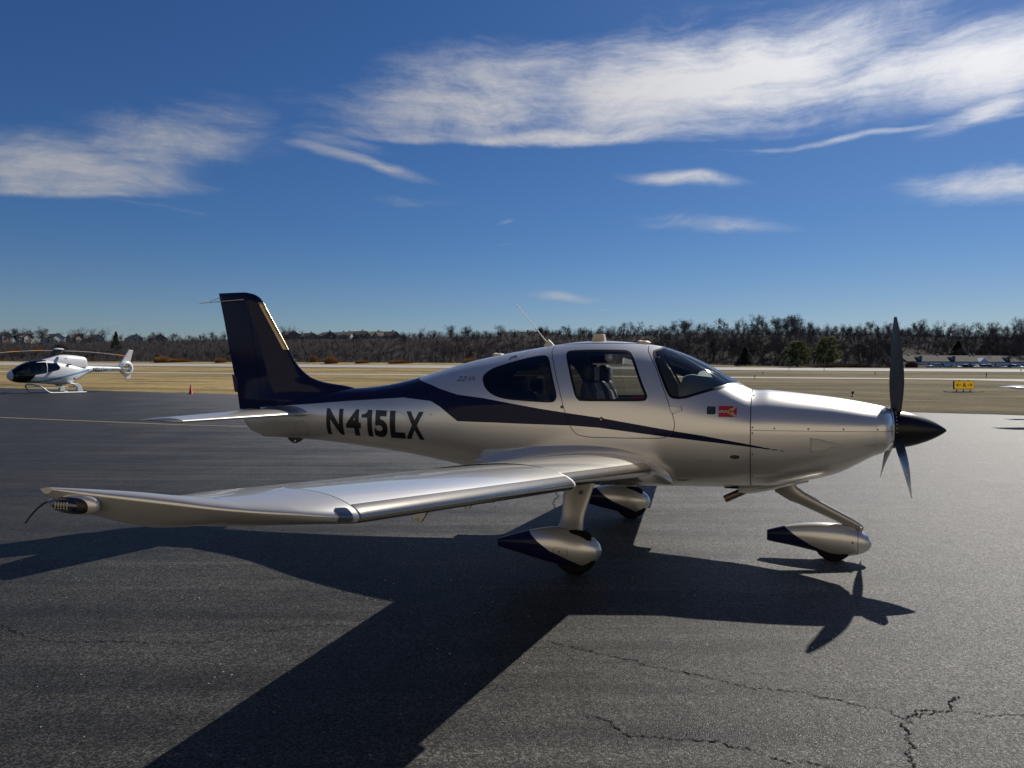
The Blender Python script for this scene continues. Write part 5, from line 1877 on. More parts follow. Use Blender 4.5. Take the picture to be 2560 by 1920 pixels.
def build_heli():
    def tab(rows):
        return np.array([[-hx(p), hz_(t), hz_(b), w, hz_(c), nt, nb] for p, t, b, w, c, nt, nb in rows])

    def loft(rows, n=60, k=64):
        T = tab(rows)
        xs = np.linspace(T[0, 0], T[-1, 0], n)
        P = superloft(xs, k, T)
        P[..., 0] *= -1
        s_ = outward(grid_surf(P))
        m = P.shape[1]
        for row in (P[0], P[-1]):
            s_ = s_.join(Surf(np.concatenate([row, [row.mean(0)]]), [(i, (i + 1) % m, m) for i in range(m)]))
        return s_
    body = loft([(80, 596, 604, .04, 600, 2, 2), (92, 562, 650, .27, 605, 2, 2), (120, 538, 680, .42, 608, 2, 2), (165, 508, 700, .55, 608, 2, 2.1), (250, 446, 714, .67, 605, 2, 2.3), (350, 404, 720, .72, 600, 2.1, 2.4), (460, 376, 724, .74, 590, 2.3, 2.5), (600, 372, 735, .75, 580, 2.5, 2.5),
                 (760, 385, 748, .75, 570, 2.5, 2.5), (870, 405, 748, .73, 570, 2.5, 2.5), (990, 432, 718, .66, 560, 2.4, 2.4), (1100, 445, 664, .50, 540, 2.2, 2.2), (1200, 450, 606, .36, 520, 2.1, 2.1), (1300, 453, 560, .27, 506, 2, 2), (1450, 456, 552, .23, 504, 2, 2), (1640, 461, 541, .19, 501, 2, 2), (1860, 468, 524, .14, 496, 2, 2)], 150, 80)
    dx = 0.67

    def np_(pts, w):
        """photo outline of something on the near side -> local (x, z)"""
        return [(hx(a) - dx * w, hz_(b)) for a, b in pts]
    nose = np_([(165, 560), (200, 500), (260, 440), (350, 398), (470, 372), (640, 340), (640, 385), (475, 408), (455, 480), (425, 600), (360, 705), (230, 716), (180, 680), (162, 620)], 0.45)
    dw = np_([(488, 412), (640, 405), (622, 572), (428, 604), (450, 520)], 0.72)
    rw = np_([(650, 414), (795, 420), (818, 450), (826, 485), (806, 520), (632, 566)], 0.74)
    stripe = np_([(340, 722), (700, 655), (1000, 582), (1300, 510), (1335, 505), (1335, 538), (1290, 542), (1000, 610), (700, 690), (400, 742), (340, 742)], 0.70)
    stripe2 = np_([(1590, 480), (1700, 468), (1870, 452), (1870, 475), (1700, 497), (1590, 512)], 0.2)
    f2 = lambda poly: (lambda s: sdpoly(s.V[:, 0], s.V[:, 2], poly))
    body = body.paint(f2(stripe), 1)
    body = body.paint(f2(stripe2), 2)
    for poly, nm in ((nose, 'nose_window'), (dw, 'door_window'), (rw, 'cabin_window')):
        g, body = body.split(f2(poly)(body))
        g.M[:] = 0
        if nm == 'nose_window':
            hpart(g, nm, [HGLASS])
        else:
            a, b = g.split(g.V[:, 1])
            hpart(a, nm, [HGLASS])
            hpart(b, nm, [HGLASS])
    hb = hpart(body, 'fuselage_shell', [HW, HBLUE, HBLUE2])
    # cabin inside: floor, seats, bulkhead
    hobj(MB().box((hx(560), 0, hz_(690)), (3.0, 1.1, 0.06)), 'cabin_floor', BLACK)
    for x in (430, 640):
        for y in (-0.33, 0.33):
            hobj(MB().box((hx(x), y, hz_(610)), (0.45, 0.45, 0.15)).box((hx(x) + 0.2, y, hz_(520)), (0.12, 0.45, 0.75)), 'cabin_seat', LEATHER2 if x == 640 else LEATHER, None, bevel=0.03)
    hobj(MB().box((hx(300), 0, hz_(625)), (0.3, 0.9, 0.45)), 'instrument_panel', BLACK)
    # engine and transmission cowling
    cw = loft([(540, 378, 440, .08, 420, 2, 2), (600, 352, 470, .30, 440, 2.2, 2), (680, 322, 490, .43, 460, 2.3, 2), (760, 298, 500, .50, 470, 2.4, 2), (850, 285, 500, .52, 470, 2.6, 2), (1000, 288, 500, .50, 470, 2.8, 2), (1120, 300, 500, .46, 470, 3.0, 2), (1188, 316, 490, .43, 468, 3.2, 2), (1196, 322, 480, .42, 466, 3.2, 2)], 60, 60)
    hpart(cw, 'engine_cowling', [HW])
    hobj(MB().prism(np_([(915, 428), (972, 428), (972, 447), (915, 447)], 0.55), -0.60, -0.70, 1), 'air_intake', BLACK)
    hobj(MB().prism(np_([(1015, 640), (1040, 640), (1040, 670), (1015, 670)], 0.55), -0.60, -0.64, 1), 'fuel_panel', BLACK)
    hobj(MB().tube([(hx(1150), 0, hz_(420)), (hx(1212), 0, hz_(415))], 0.11, 14), 'exhaust_stub', HGREY)
    # company roundel and faint lettering
    a = np.linspace(0, 2 * np.pi, 20, endpoint=False)
    cx, cz = hx(912) - dx * 0.45, hz_(352)
    hobj(MB().add([(cx + 0.11 * math.cos(q), -0.447, cz + 0.09 * math.sin(q)) for q in a], [tuple(range(20))]), 'roundel', HBLUE)
    for i, (x0, x1) in enumerate(((938, 975), (982, 1010), (1016, 1056))):
        X0, X1 = hx(x0) - dx * .45, hx(x1) - dx * .45
        hobj(MB().add([(X0, -0.452, hz_(360)), (X1, -0.447, hz_(360)), (X1, -0.444, hz_(350)), (X0, -0.449, hz_(350))], [(0, 1, 2, 3)]), 'faint_lettering', mat('pale grey lettering', (0.35, 0.37, 0.40), 0.5))
    # registration on the boom
    for ch, (a0, a1) in {'N': (1345, 1388), '1': (1396, 1416), '2': (1422, 1458), '2 ': (1464, 1500), 'T': (1504, 1542), 'H': (1546, 1588)}.items():
        uv, tr, asp = text_tris(ch.strip(), bold=0.01, maxedge=0.4) if ch != '1' else one_glyph()
        for sg in (-1, 1):
            lo, hi = (a0, a1) if sg < 0 else (1345 + 1588 - a1, 1345 + 1588 - a0)
            X = hx(lo) - dx * .22 + uv[:, 0] * (hx(hi) - hx(lo))
            if sg > 0:
                X = hx(hi) - dx * .22 - uv[:, 0] * (hx(hi) - hx(lo))
            Z = hz_(541) + uv[:, 1] * (hz_(474) - hz_(541))
            w = np.interp(X, [hx(1300), hx(1450), hx(1640)], [.27, .23, .19])
            zc = hz_(503)
            hh = np.interp(X, [hx(1300), hx(1640)], [(hz_(453) - hz_(560)) / 2, (hz_(461) - hz_(541)) / 2])
            Yv = sg * (w * np.sqrt(np.clip(1 - ((Z - zc) / (hh * 1.05)) ** 2, 0.04, 1)) + 0.006)
            s_ = Surf(np.c_[X, Yv, Z], tr)
            if s_.N[:, 1].mean() * sg < 0:
                s_ = Surf(s_.V, s_.T[:, ::-1])
            hpart(s_, 'registration_letter', [mat('black letters', (0.01, 0.01, 0.012), 0.4)])
    # fin, fan duct and tail pieces
    cxf, czf = hx(1930), hz_(487)
    th = np.linspace(0, 2 * np.pi, 48, endpoint=False)
    prof = [(0.36, -0.15), (0.40, -0.20), (0.52, -0.17), (0.62, -0.06), (0.62, 0.06), (0.52, 0.17), (0.40, 0.20), (0.36, 0.15), (0.345, 0.0), (0.36, -0.15)]
    ring = MB().lathe(prof, (cxf, 0, czf), 'y', 48)
    ring.F = [f for f in ring.F if len(f) == 4]
    hobj(ring, 'fan_duct', HW, smooth=True, auto=60)
    hobj(MB().lathe([(0.0, -0.10), (0.09, -0.09), (0.11, -0.05), (0.11, 0.06), (0.0, 0.08)], (cxf, 0, czf), 'y', 20), 'fan_hub', HW, smooth=True)
    for k in range(8):
        al = 2 * math.pi * k / 8
        u = Vector((math.cos(al), 0, math.sin(al)))
        n = Vector((-math.sin(al), 0.5, math.cos(al))).normalized()
        c0 = Vector((cxf, 0, czf))
        V = [c0 + u * 0.10 - n * 0.025, c0 + u * 0.34 - n * 0.035, c0 + u * 0.34 + n * 0.035, c0 + u * 0.10 + n * 0.025]
        hobj(MB().add(V + [v + Vector((0, 0.01, 0)) for v in V], [(0, 1, 2, 3), (7, 6, 5, 4), (0, 4, 5, 1), (1, 5, 6, 2), (2, 6, 7, 3), (3, 7, 4, 0)]), 'fan_blade', HGREY)
    fin = [(1790, 448), (1870, 330), (1968, 180), (1978, 170), (2052, 176), (2048, 200), (2000, 368), (2015, 400), (1985, 400), (1930, 365), (1880, 390), (1840, 440)]
    hobj(MB().prism([(hx(a_), hz_(b_)) for a_, b_ in fin], -0.075, 0.075, 1), 'tail_fin', HW, None, bevel=0.03)
    hobj(MB().prism([(hx(a_), hz_(b_)) for a_, b_ in [(1985, 398), (2040, 440), (2062, 490), (2045, 540), (2000, 575), (1990, 560), (2025, 490)]], -0.05, 0.05, 1), 'fin_trailing_edge', HW, None, bevel=0.02)
    hobj(MB().prism([(hx(a_), hz_(b_)) for a_, b_ in [(1870, 588), (1925, 665), (1945, 680), (2012, 655), (2005, 570), (1940, 600)]], -0.06, 0.06, 1), 'lower_fin', HW, None, bevel=0.02)
    hobj(MB().tube([(hx(1945), 0, hz_(675)), (hx(1975), 0, hz_(706))], 0.015, 6), 'tail_bumper', HGREY)
    hobj(MB().tube([(hx(1975), 0, hz_(176)), (hx(1978), 0, hz_(150))], 0.03, 8), 'fin_light', STEEL)
    for sg in (-1, 1):
        hobj(MB().add([(hx(1640), sg * 0.12, hz_(492)), (hx(1790), sg * 0.12, hz_(488)), (hx(1815), sg * 1.15, hz_(488)), (hx(1690), sg * 1.15, hz_(492)),
                       (hx(1640), sg * 0.12, hz_(500)), (hx(1790), sg * 0.12, hz_(496)), (hx(1815), sg * 1.15, hz_(494)), (hx(1690), sg * 1.15, hz_(498))],
                      [(0, 1, 2, 3), (7, 6, 5, 4), (0, 4, 5, 1), (1, 5, 6, 2), (2, 6, 7, 3), (3, 7, 4, 0)]), 'tailplane', HW, None, bevel=0.01)
    # rotor
    mx, mz = hx(805), hz_(225)
    hobj(MB().lathe([(0.10, 0.0), (0.09, 0.5)], (mx, 0, hz_(310)), 'z', 16), 'rotor_mast', HGREY, smooth=True)
    hobj(MB().lathe([(0.0, 0.115), (0.16, 0.105), (0.30, 0.07), (0.355, 0.02), (0.34, -0.02), (0.0, -0.03)], (mx, 0, hz_(205)), 'z', 28), 'rotor_cap', HW, smooth=True)
    hobj(MB().lathe([(0.22, 0.0), (0.27, 0.08), (0.27, 0.15), (0.2, 0.2)], (mx, 0, hz_(255)), 'z', 18), 'rotor_head', HGREY, smooth=True, bevel=0.0)
    for wang in (3.6, 123.6, 243.6):
        al = R(wang - 67.3)
        u = Vector((math.cos(al), math.sin(al), 0))
        n = Vector((-math.sin(al), math.cos(al), 0))
        c0 = Vector((mx, 0, mz))
        rr = [0.45, 0.9, 1.4, 2.0, 2.7, 3.4, 4.2, 5.0]
        V, F = [], []
        for r in rr:
            c = c0 + u * r + Vector((0, 0, -0.016 * r * r))
            w = 0.06 if r < 0.6 else 0.13
            V += [c - n * w, c - n * w * 0.3 + Vector((0, 0, 0.028)), c + n * w + Vector((0, 0, 0.004)), c - n * w * 0.3 - Vector((0, 0, 0.020))]
        for i in range(len(rr) - 1):
            for k in range(4):
                F.append((i * 4 + k, i * 4 + (k + 1) % 4, (i + 1) * 4 + (k + 1) % 4, (i + 1) * 4 + k))
        F += [(3, 2, 1, 0), tuple(range(len(V) - 4, len(V)))]
        bo = hobj(MB().add(V, F), 'rotor_blade', HBLADE, smooth=True)
        for r0, r1 in ((1.16, 2.02), (2.80, 3.62)) if wang > 200 else ((4.2, 4.9),):
            V, F = [], []
            for r in np.linspace(r0, r1, 4):
                c = c0 + u * r + Vector((0, 0, -0.016 * r * r))
                w = 0.137
                V += [c - n * w, c - n * w * 0.3 + Vector((0, 0, 0.034)), c + n * w + Vector((0, 0, 0.006)), c - n * w * 0.3 - Vector((0, 0, 0.026))]
            for i in range(3):
                for k in range(4):
                    F.append((i * 4 + k, i * 4 + (k + 1) % 4, (i + 1) * 4 + (k + 1) % 4, (i + 1) * 4 + k))
            hobj(MB().add(V, F), 'blade_band', HORANGE, bo)
    # skids
    for sg in (-1, 1):
        y = sg * 1.035
        sh = 0.67 * 1.035
        X = lambda p: hx(p) - sh              # near-side photo positions
        sk = hobj(MB().tube([(X(560), sg * 0.80, hz_(770)), (X(590), sg * 0.95, hz_(800)), (X(625), sg * 1.02, hz_(838)), (X(660), y, hz_(862)), (X(700), y, hz_(868)), (X(1180), y, hz_(867)), (X(1225), y, hz_(866))], [0.055, 0.055, 0.05, 0.05, 0.05, 0.05, 0.03], 12), 'skid', HW, smooth=True)
        hobj(MB().tube([(X(560), sg * 0.80, hz_(770)), (X(520), sg * 0.45, hz_(745)), (X(500), 0, hz_(738))], 0.06, 10), 'front_cross_tube', HW, sk, smooth=True)
        lg = [(X(1000), hz_(735)), (X(1090), hz_(728)), (X(1140), hz_(765)), (X(1172), hz_(862)), (X(1085), hz_(862)), (X(1075), hz_(790)), (X(1030), hz_(760))]
        hobj(MB().prism(lg, y - sg * 0.16, y + sg * 0.03, 1), 'rear_leg_fairing', HW, sk, bevel=0.03)
        hobj(MB().add([(X(1010), y - sg * .1, hz_(735)), (X(1130), y - sg * .1, hz_(760)), (X(1120), sg * .25, hz_(715)), (X(1010), sg * .25, hz_(700)),
                       (X(1010), y - sg * .1, hz_(750)), (X(1130), y - sg * .1, hz_(775)), (X(1120), sg * .25, hz_(735)), (X(1010), sg * .25, hz_(725))],
                      [(0, 1, 2, 3), (7, 6, 5, 4), (0, 4, 5, 1), (1, 5, 6, 2), (2, 6, 7, 3), (3, 7, 4, 0)]), 'rear_cross_fairing', HW, sk)
        hobj(MB().tube([(X(590), sg * .9, hz_(785)), (X(1060), sg * .9, hz_(780))], 0.025, 8), 'step_bar', STEEL, sk)


build_heli()

heli.scale = (1.02, 1.02, 1.0)

# ------------------------------------------------------------------ other things near the apron edge


def build_cone(x, y):
    c = empty('traffic_cone', (x, y, 0.004), 0.4, 'orange red traffic cone at the apron edge near the airplane tail', 'traffic cone')
    CO = mat('cone plastic', (0.66, 0.085, 0.03), 0.5)
    MB().box((0, 0, 0.015), (0.36, 0.36, 0.03)).obj('cone_base', vary(mat('cone base', (0.10, 0.02, 0.018), 0.7), 8, .3), c, bevel=0.01)
    MB().lathe([(0.15, 0.03), (0.14, 0.045), (0.025, 0.70), (0.018, 0.715), (0.0, 0.715)], (0, 0, 0), 'z', 24).obj('cone_body', CO, c, smooth=True)


build_cone(-23.3, 52.3)


def build_sign():
    x, y = 33.2, 53.0
    z = ground_z(x, y)
    s = empty('taxiway_sign', (x, y, z), R(1.0), 'yellow taxiway sign with black letter A and two arrows on the grass', 'sign')
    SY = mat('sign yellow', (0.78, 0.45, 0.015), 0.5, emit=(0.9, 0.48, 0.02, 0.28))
    SK = mat('sign black', (0.012, 0.012, 0.012), 0.6)
    MB().box((0, 0, 0.03), (2.7, 0.5, 0.06)).obj('concrete_pad', CONCRETE, s)
    fr = MB().box((0, 0.02, 0.52), (1.49, 0.14, 0.63)).obj('sign_frame', SK, s, bevel=0.01)
    MB().box((0, -0.057, 0.52), (1.43, 0.02, 0.57)).obj('sign_face', SY, s)
    for px in (-0.52, 0.0, 0.50):
        MB().tube([(px, 0.02, 0.05), (px, 0.02, 0.21)], 0.025, 10).tube([(px, 0.02, 0.06), (px, 0.02, 0.10)], 0.05, 10).obj('sign_leg', SK, s)
    for px in (-0.36, 0.34):
        MB().box((px, 0.02, 0.86), (0.07, 0.06, 0.06)).obj('lifting_lug', SK, s)
    uv, tr, asp = text_tris('A', bold=0.02, maxedge=0.6)
    V = np.c_[-0.14 + 0.28 * uv[:, 0], np.full(len(uv), -0.0705), 0.36 + 0.33 * uv[:, 1]]
    link('sign_letter', raw_mesh('sign_letter', V, tr, SK), s)
    for sg in (-1, 1):
        P = [(0.24, -0.022), (0.52, -0.022), (0.43, -0.085), (0.43, -0.128), (0.60, -0.012), (0.60, 0.012), (0.43, 0.128), (0.43, 0.085), (0.52, 0.022), (0.24, 0.022)]
        MB().prism([(sg * p, 0.525 + q) for p, q in P], -0.072, -0.066, 1).obj('sign_arrow', SK, s)


build_sign()

# white low-wing airplane standing beyond the right edge: only its wing tip reaches into the view
wp = empty('white_airplane', (16.2 + 5.3, 23.9, 0.0), 0.0, 'white low-wing airplane whose wing tip reaches in at the right edge', 'airplane')
WP = mat('white airplane paint', (0.72, 0.72, 0.71), 0.3, coat=0.5)


def build_white_airplane():
    for sg in (-1, 1):
        rows = []
        for s in np.linspace(0.3, 5.0, 24):
            rows.append((-s, -0.02 * s, -1.45 + 0.09 * s, 0.86 + 0.078 * s, 0.13, 0))
        for k in range(1, 9):
            u = k / 8
            rows.append((-(5.0 + 0.3 * u), -0.10 - 0.35 * u * u, -1.0 + 0.0 * u, 0.86 + 0.078 * 5 + 0.03 * u, 0.13 * math.sqrt(max(1 - u * u, 0.004)), 0))
        w = wing_loft(rows)
        V = np.c_[sg * w.V[:, 1], -w.V[:, 0] - 0.7, w.V[:, 2]]
        s_ = outward(Surf(V, w.T))
        s_.obj('wing', [WP], wp)
    T = np.array([[-0.0, 1.25, 1.0, .15, 1.12, 2.2, 2.2], [-0.5, 1.42, .8, .45, 1.12, 2.3, 2.3], [-1.5, 1.5, .65, .58, 1.12, 2.3, 2.4], [-2.3, 1.85, .62, .62, 1.12, 2.1, 2.4], [-3.2, 1.95, .62, .62, 1.12, 2.1, 2.4], [-4.5, 1.6, .75, .42, 1.12, 2.1, 2.2], [-6, 1.4, .9, .22, 1.12, 2.1, 2.1], [-7.2, 1.3, 1.0, .08, 1.12, 2.1, 2.1]])
    P = superloft(np.linspace(0, -7.2, 50), 40, T)
    Q = np.stack([P[..., 1], -P[..., 0] - 2.3, P[..., 2]], -1)
    outward(grid_surf(Q)).obj('fuselage_shell', [WP], wp)
    MB().prism([(3.9, 1.3), (4.9, 1.25), (5.0, 2.6), (4.5, 2.6)], -0.04, 0.04, 0).obj('tail_fin', WP, wp, bevel=0.01)
    MB().box((0, 4.5, 1.25), (3.6, 0.7, 0.06)).obj('tailplane', WP, wp, bevel=0.02)
    for px, py in ((-1.3, 0.1), (1.3, 0.1), (0, -1.5)):
        g = MB().tube([(px, py, 0.9), (px, py, 0.22)], 0.04, 10).obj('gear_leg', WP, wp)
        MB().lathe([(0.1, -0.06), (0.19, -0.06), (0.19, 0.06), (0.1, 0.06)], (px, py, 0.19), 'x', 24).obj('tyre', RUBBER, wp, smooth=True)


build_white_airplane()

# sunlit hangar behind the photographer: it is what the airplane's flank mirrors
HANG = empty('hangar', (2.0, -13.5, 0.0), R(-14), 'long tan metal hangar seen only as a reflection in the airplane', 'building')
TANW = vary(mat('tan ribbed cladding', (0.53, 0.46, 0.355), 0.6), 0.4, 0.06)


def build_hangar():
    Lh, Hh, Dh = 70.0, 11.5, 24.0
    mb = MB()
    mb.box((0, -Dh / 2, Hh / 2), (Lh, Dh, Hh))
    mb.obj('wall', TANW, HANG)
    mb = MB().prism([(0.6, Hh), (-Dh - 0.6, Hh), (-Dh / 2, Hh + 2.6)], -Lh / 2 - 0.5, Lh / 2 + 0.5, 0)
    mb.obj('roof', mat('hangar roof', (0.35, 0.36, 0.36), 0.5, 0.3), HANG)
    for x in (-20, 0, 20):
        d = MB().box((x, 0.06, 3.2), (15, 0.12, 6.4)).obj('hangar_door', vary(mat('pale hangar door', (0.57, 0.50, 0.39), 0.5), 0.5, .05), HANG)
        for k in range(4):
            MB().box((x - 7.5 + 3.75 * k, 0.15, 3.2), (0.12, 0.06, 6.4)).obj('door_rib', TANW, d)


build_hangar()

# ------------------------------------------------------------------ background: woods, houses, barn, cars
FPX = 1803.0


def hor_y(px):
    return 925.0 + 0.0046 * px


def dir_at(px):
    return (px - 1280.0) / FPX


def at_px_s(px, s):
    """ground point seen in photo column px at distance s beyond the apron edge"""
    k = dir_at(px)
    d = (s + S0) / (NS[0] * k + NS[1])
    return k * d, d


BARK = vary(mat('grey-brown bark', (0.080, 0.067, 0.062), 0.95, spec=0.1), 1.5, 0.35)
TWIG = vary(mat('winter twigs', (0.086, 0.072, 0.067), 0.95, spec=0.1), 0.8, 0.35)
def tree_tone(m, scale=0.045, lo=0.55, hi=1.7):
    """crowns differ from tree to tree and drift in colour along the wood"""
    t = NT(m.node_tree)
    p = m.node_tree.nodes['Principled BSDF']
    src = p.inputs['Base Color'].links[0].from_socket
    pos = t.node('ShaderNodeNewGeometry').outputs['Position']
    n = t.noise(pos, scale, 3.0)
    rnd = t.node('ShaderNodeObjectInfo').outputs['Random']
    k = t.math('MULTIPLY', t.math('MULTIPLY_ADD', n, (hi - lo) * 1.4, lo - 0.2 * (hi - lo)), t.math('MULTIPLY_ADD', rnd, 0.9, 0.6))
    v = t.node('ShaderNodeVectorMath', operation='SCALE')
    t.set(v.inputs[0], src)
    t.set(v.inputs['Scale'], k)
    t.set(p.inputs['Base Color'], v.outputs[0])


tree_tone(TWIG)
tree_tone(BARK)
BARK2 = vary(mat('pale bark', (0.16, 0.14, 0.12), 0.95, spec=0.1), 1.5, 0.35)


def seg_mesh(segs, sides):
    """segs: (n, 8) p0 p1 r0 r1 -> verts, quads"""
    segs = np.asarray(segs)
    p0, p1, r0, r1 = segs[:, :3], segs[:, 3:6], segs[:, 6], segs[:, 7]
    d = p1 - p0
    d /= np.linalg.norm(d, axis=1, keepdims=True) + 1e-9
    ref = np.where(np.abs(d[:, 2:3]) > 0.9, np.array([[1.0, 0, 0]]), np.array([[0, 0, 1.0]]))
    u = np.cross(d, ref)
    u /= np.linalg.norm(u, axis=1, keepdims=True)
    v = np.cross(d, u)
    n = len(segs)
    V = np.zeros((n, 2, sides, 3))
    for k in range(sides):
        a = 2 * math.pi * k / sides
        o = u * math.cos(a) + v * math.sin(a)
        V[:, 0, k] = p0 + o * r0[:, None]
        V[:, 1, k] = p1 + o * r1[:, None]
    b = np.arange(n)[:, None] * 2 * sides
    k = np.arange(sides)[None]
    F = np.stack([b + k, b + (k + 1) % sides, b + sides + (k + 1) % sides, b + sides + k], -1).reshape(-1, 4)
    return V.reshape(-1, 3), F


def bare_tree(rng, h=1.0, spread=0.33, fork=0.3, upright=0.55):
    """unit-height winter tree: returns (trunk segs, branch segs by thickness)"""
    trunk, big, small = [], [], []

    def branch(p, d, L, r, lvl):
        n = 3 if lvl < 3 else 2
        q = p.copy()
        dd = d.copy()
        ends = []
        for i in range(n):
            dd = dd + rng.normal(0, 0.13 + 0.03 * lvl, 3) + np.array([0, 0, 0.07])
            dd /= np.linalg.norm(dd)
            q2 = q + dd * L / n
            ra, rb = r * (1 - 0.5 * i / n), r * (1 - 0.5 * (i + 1) / n)
            (trunk if lvl == 0 else big if lvl < 3 else small).append(np.r_[q, q2, max(ra, 0.0019 if lvl > 3 else 0.0026), max(rb, 0.0016)])
            q = q2
            ends.append((q.copy(), dd.copy()))
        if lvl >= 5:
            return
        kids = [0, 4, 4, 4, 4, 3][lvl + 1] if lvl < 4 else 3
        for k in range(kids):
            i = rng.integers(0 if lvl else 1, n) if k else n - 1
            bp, bd = ends[i]
            ang = rng.uniform(0.35, 0.95) * (0.6 if k == 0 else 1)
            ax = rng.normal(0, 1, 3)
            ax -= bd * ax.dot(bd)
            ax /= np.linalg.norm(ax)
            nd = bd * math.cos(ang) + ax * math.sin(ang)
            nd[2] += 0.18 * upright
            nd /= np.linalg.norm(nd)
            branch(bp, nd, L * rng.uniform(0.52, 0.76), r * rng.uniform(0.40, 0.58), lvl + 1)
    branch(np.zeros(3), np.array([rng.normal(0, 0.05), rng.normal(0, 0.05), 1.0]), fork, 0.017, 0)
    # a few more leaders from the top of the trunk
    top = trunk[-1][3:6]
    for k in range(rng.integers(2, 4)):
        a = rng.uniform(0, 6.28)
        nd = np.array([math.cos(a) * spread * 1.3, math.sin(a) * spread * 1.3, 1.0])
        branch(top, nd / np.linalg.norm(nd), fork * rng.uniform(0.8, 1.15), 0.0115, 1)
    allp = np.array(trunk + big + small)
    zmax = allp[:, 5].max()
    for L_ in (trunk, big, small):
        for i in range(len(L_)):
            L_[i] = L_[i] / zmax
    return np.array(trunk), np.array(big), np.array(small)


PROTO = []
for i in range(9):
    rng = np.random.default_rng(100 + i)
    tr, bg_, sm = bare_tree(rng, spread=[.25, .38, .5, .3, .42, .2, .34, .45, .28][i], fork=[.34, .28, .24, .40, .30, .42, .36, .26, .38][i], upright=[.8, .4, .3, .9, .5, 1.1, .6, .35, .7][i])
    tv, tf = seg_mesh(tr, 6)
    v1, f1 = seg_mesh(bg_, 4)
    sm2 = sm.copy()
    sm2[:, 6:8] *= 1.0
    v2, f2 = seg_mesh(sm2, 3)
    # 3-sided twigs as quads too
    CV = np.concatenate([v1, v2])
    CF = np.concatenate([f1, f2 + len(v1)])
    tm = raw_mesh('trunk', tv, tf, BARK, True)
    cm = raw_mesh('crown', CV, CF, TWIG, False)
    w = np.percentile(np.hypot(CV[:, 0], CV[:, 1]), 95)
    sg_ = np.concatenate([bg_, sm])
    dq = sg_[:, 3:6] - sg_[:, :3]
    uq = np.cross(dq, rng.normal(0, 1, dq.shape))
    uq /= np.linalg.norm(uq, axis=1, keepdims=True) + 1e-9
    RV = np.concatenate([sg_[:, :3] - uq * sg_[:, 6:7], sg_[:, :3] + uq * sg_[:, 6:7], sg_[:, 3:6] + uq * sg_[:, 7:8], sg_[:, 3:6] - uq * sg_[:, 7:8]])
    nq = len(sg_)
    RF = np.stack([np.arange(nq) + k_ * nq for k_ in range(4)], 1)
    PROTO.append((tm, cm, w, RV, RF))

SKY_Y = np.array([(-80, 818), (0, 822), (40, 818), (110, 816), (140, 842), (160, 825), (210, 816), (270, 822), (300, 836), (360, 830), (420, 826), (450, 838), (540, 818), (600, 822), (680, 826), (710, 810), (760, 822), (800, 838), (960, 842), (990, 832), (1040, 819), (1080, 818), (1132, 803), (1170, 812), (1250, 812), (1310, 818), (1390, 806), (1440, 815), (1500, 812), (1583, 799), (1640, 806), (1700, 786), (1760, 792), (1833, 785), (1905, 782), (1998, 784), (2049, 800), (2110, 806), (2198, 800), (2297, 796), (2365, 801), (2430, 800), (2512, 787), (2640, 786)], float)


def top_z(px, y, dist):
    return 1.698 + (hor_y(px) - y) / FPX * dist


TREE_GROUP = 'bare winter trees on the wooded slope'
n_tree = 0


def place_tree(px, s, top_y, k, rz, label):
    """one bare tree in photo column px whose crown ends at photo height top_y"""
    global n_tree
    x, y = at_px_s(px, s)
    z = ground_z(x, y)
    h = top_z(px, top_y, y) - z
    h = min(max(h, 3.5), 23.0)
    tm, cm, w = PROTO[k][:3]
    label = ['narrow ', 'rounded ', 'wide spreading ', 'upright ', 'broad ', 'slender ', 'forked ', 'low branching ', 'straight '][k] + label
    o = empty('bare_tree', (x, y, z - 0.15), rz, label, 'tree', TREE_GROUP)
    sx = h * RNG.uniform(0.92, 1.2)
    o.scale = (sx, sx, h)
    a = link('trunk', tm, o)
    b = link('crown', cm, o)
    n_tree += 1
    return o


REG = [(130, 'above the helicopter nose'), (260, 'above the helicopter engine cowling'), (400, 'right of the helicopter fin'), (545, 'just left of the airplane fin'), (760, 'just right of the airplane fin'), (1000, 'above the dorsal fillet'),
       (1180, 'above the aft fuselage'), (1380, 'behind the whip aerial'), (1540, 'behind the roof beacon'), (1700, 'above the windshield top'), (1880, 'above the windshield foot'), (2040, 'behind the pair of pines'),
       (2200, 'just left of the upper propeller blade'), (2330, 'behind the left barn end'), (2460, 'behind the middle of the white barn'), (2700, 'behind the right barn part')]


def region_label(px, row):
    for b, l in REG:
        if px < b:
            break
    return ['leafless tree standing on the skyline ', 'leafless tree high on the slope ', 'leafless tree on the middle slope ', 'leafless tree low at the wood edge '][row] + l


cols = []
# skyline trees
px = -70.0
while px < 2640:
    y = np.interp(px, SKY_Y[:, 0], SKY_Y[:, 1])
    left = px < 1000
    if left:
        s = RNG.uniform(300, 330)
    else:
        s = RNG.uniform(215, 262) + 35 * (px > 2245)
    place_tree(px, s, y - 3 + abs(RNG.normal(0, 10)), int(RNG.integers(0, 9)), RNG.uniform(0, 6.28), region_label(px, 0))
    px += RNG.choice([RNG.uniform(10, 20), RNG.uniform(20, 44)]) if not left else RNG.uniform(20, 42)
# tall trees standing among the houses
for px, y in ((20, 822), (45, 818), (75, 816), (105, 813), (186, 820), (205, 817), (226, 822), (256, 818), (283, 830), (306, 832), (350, 838), (440, 830), (472, 835), (503, 832), (532, 826), (560, 826), (704, 812), (722, 811), (746, 822), (792, 832), (818, 836), (985, 836), (1010, 832)):
    place_tree(px, RNG.uniform(262, 276), y + RNG.uniform(-2, 3), int(RNG.integers(0, 9)), RNG.uniform(0, 6.28), 'leafless tree among the ridge houses ' + [l for b, l in REG if px < b][0])
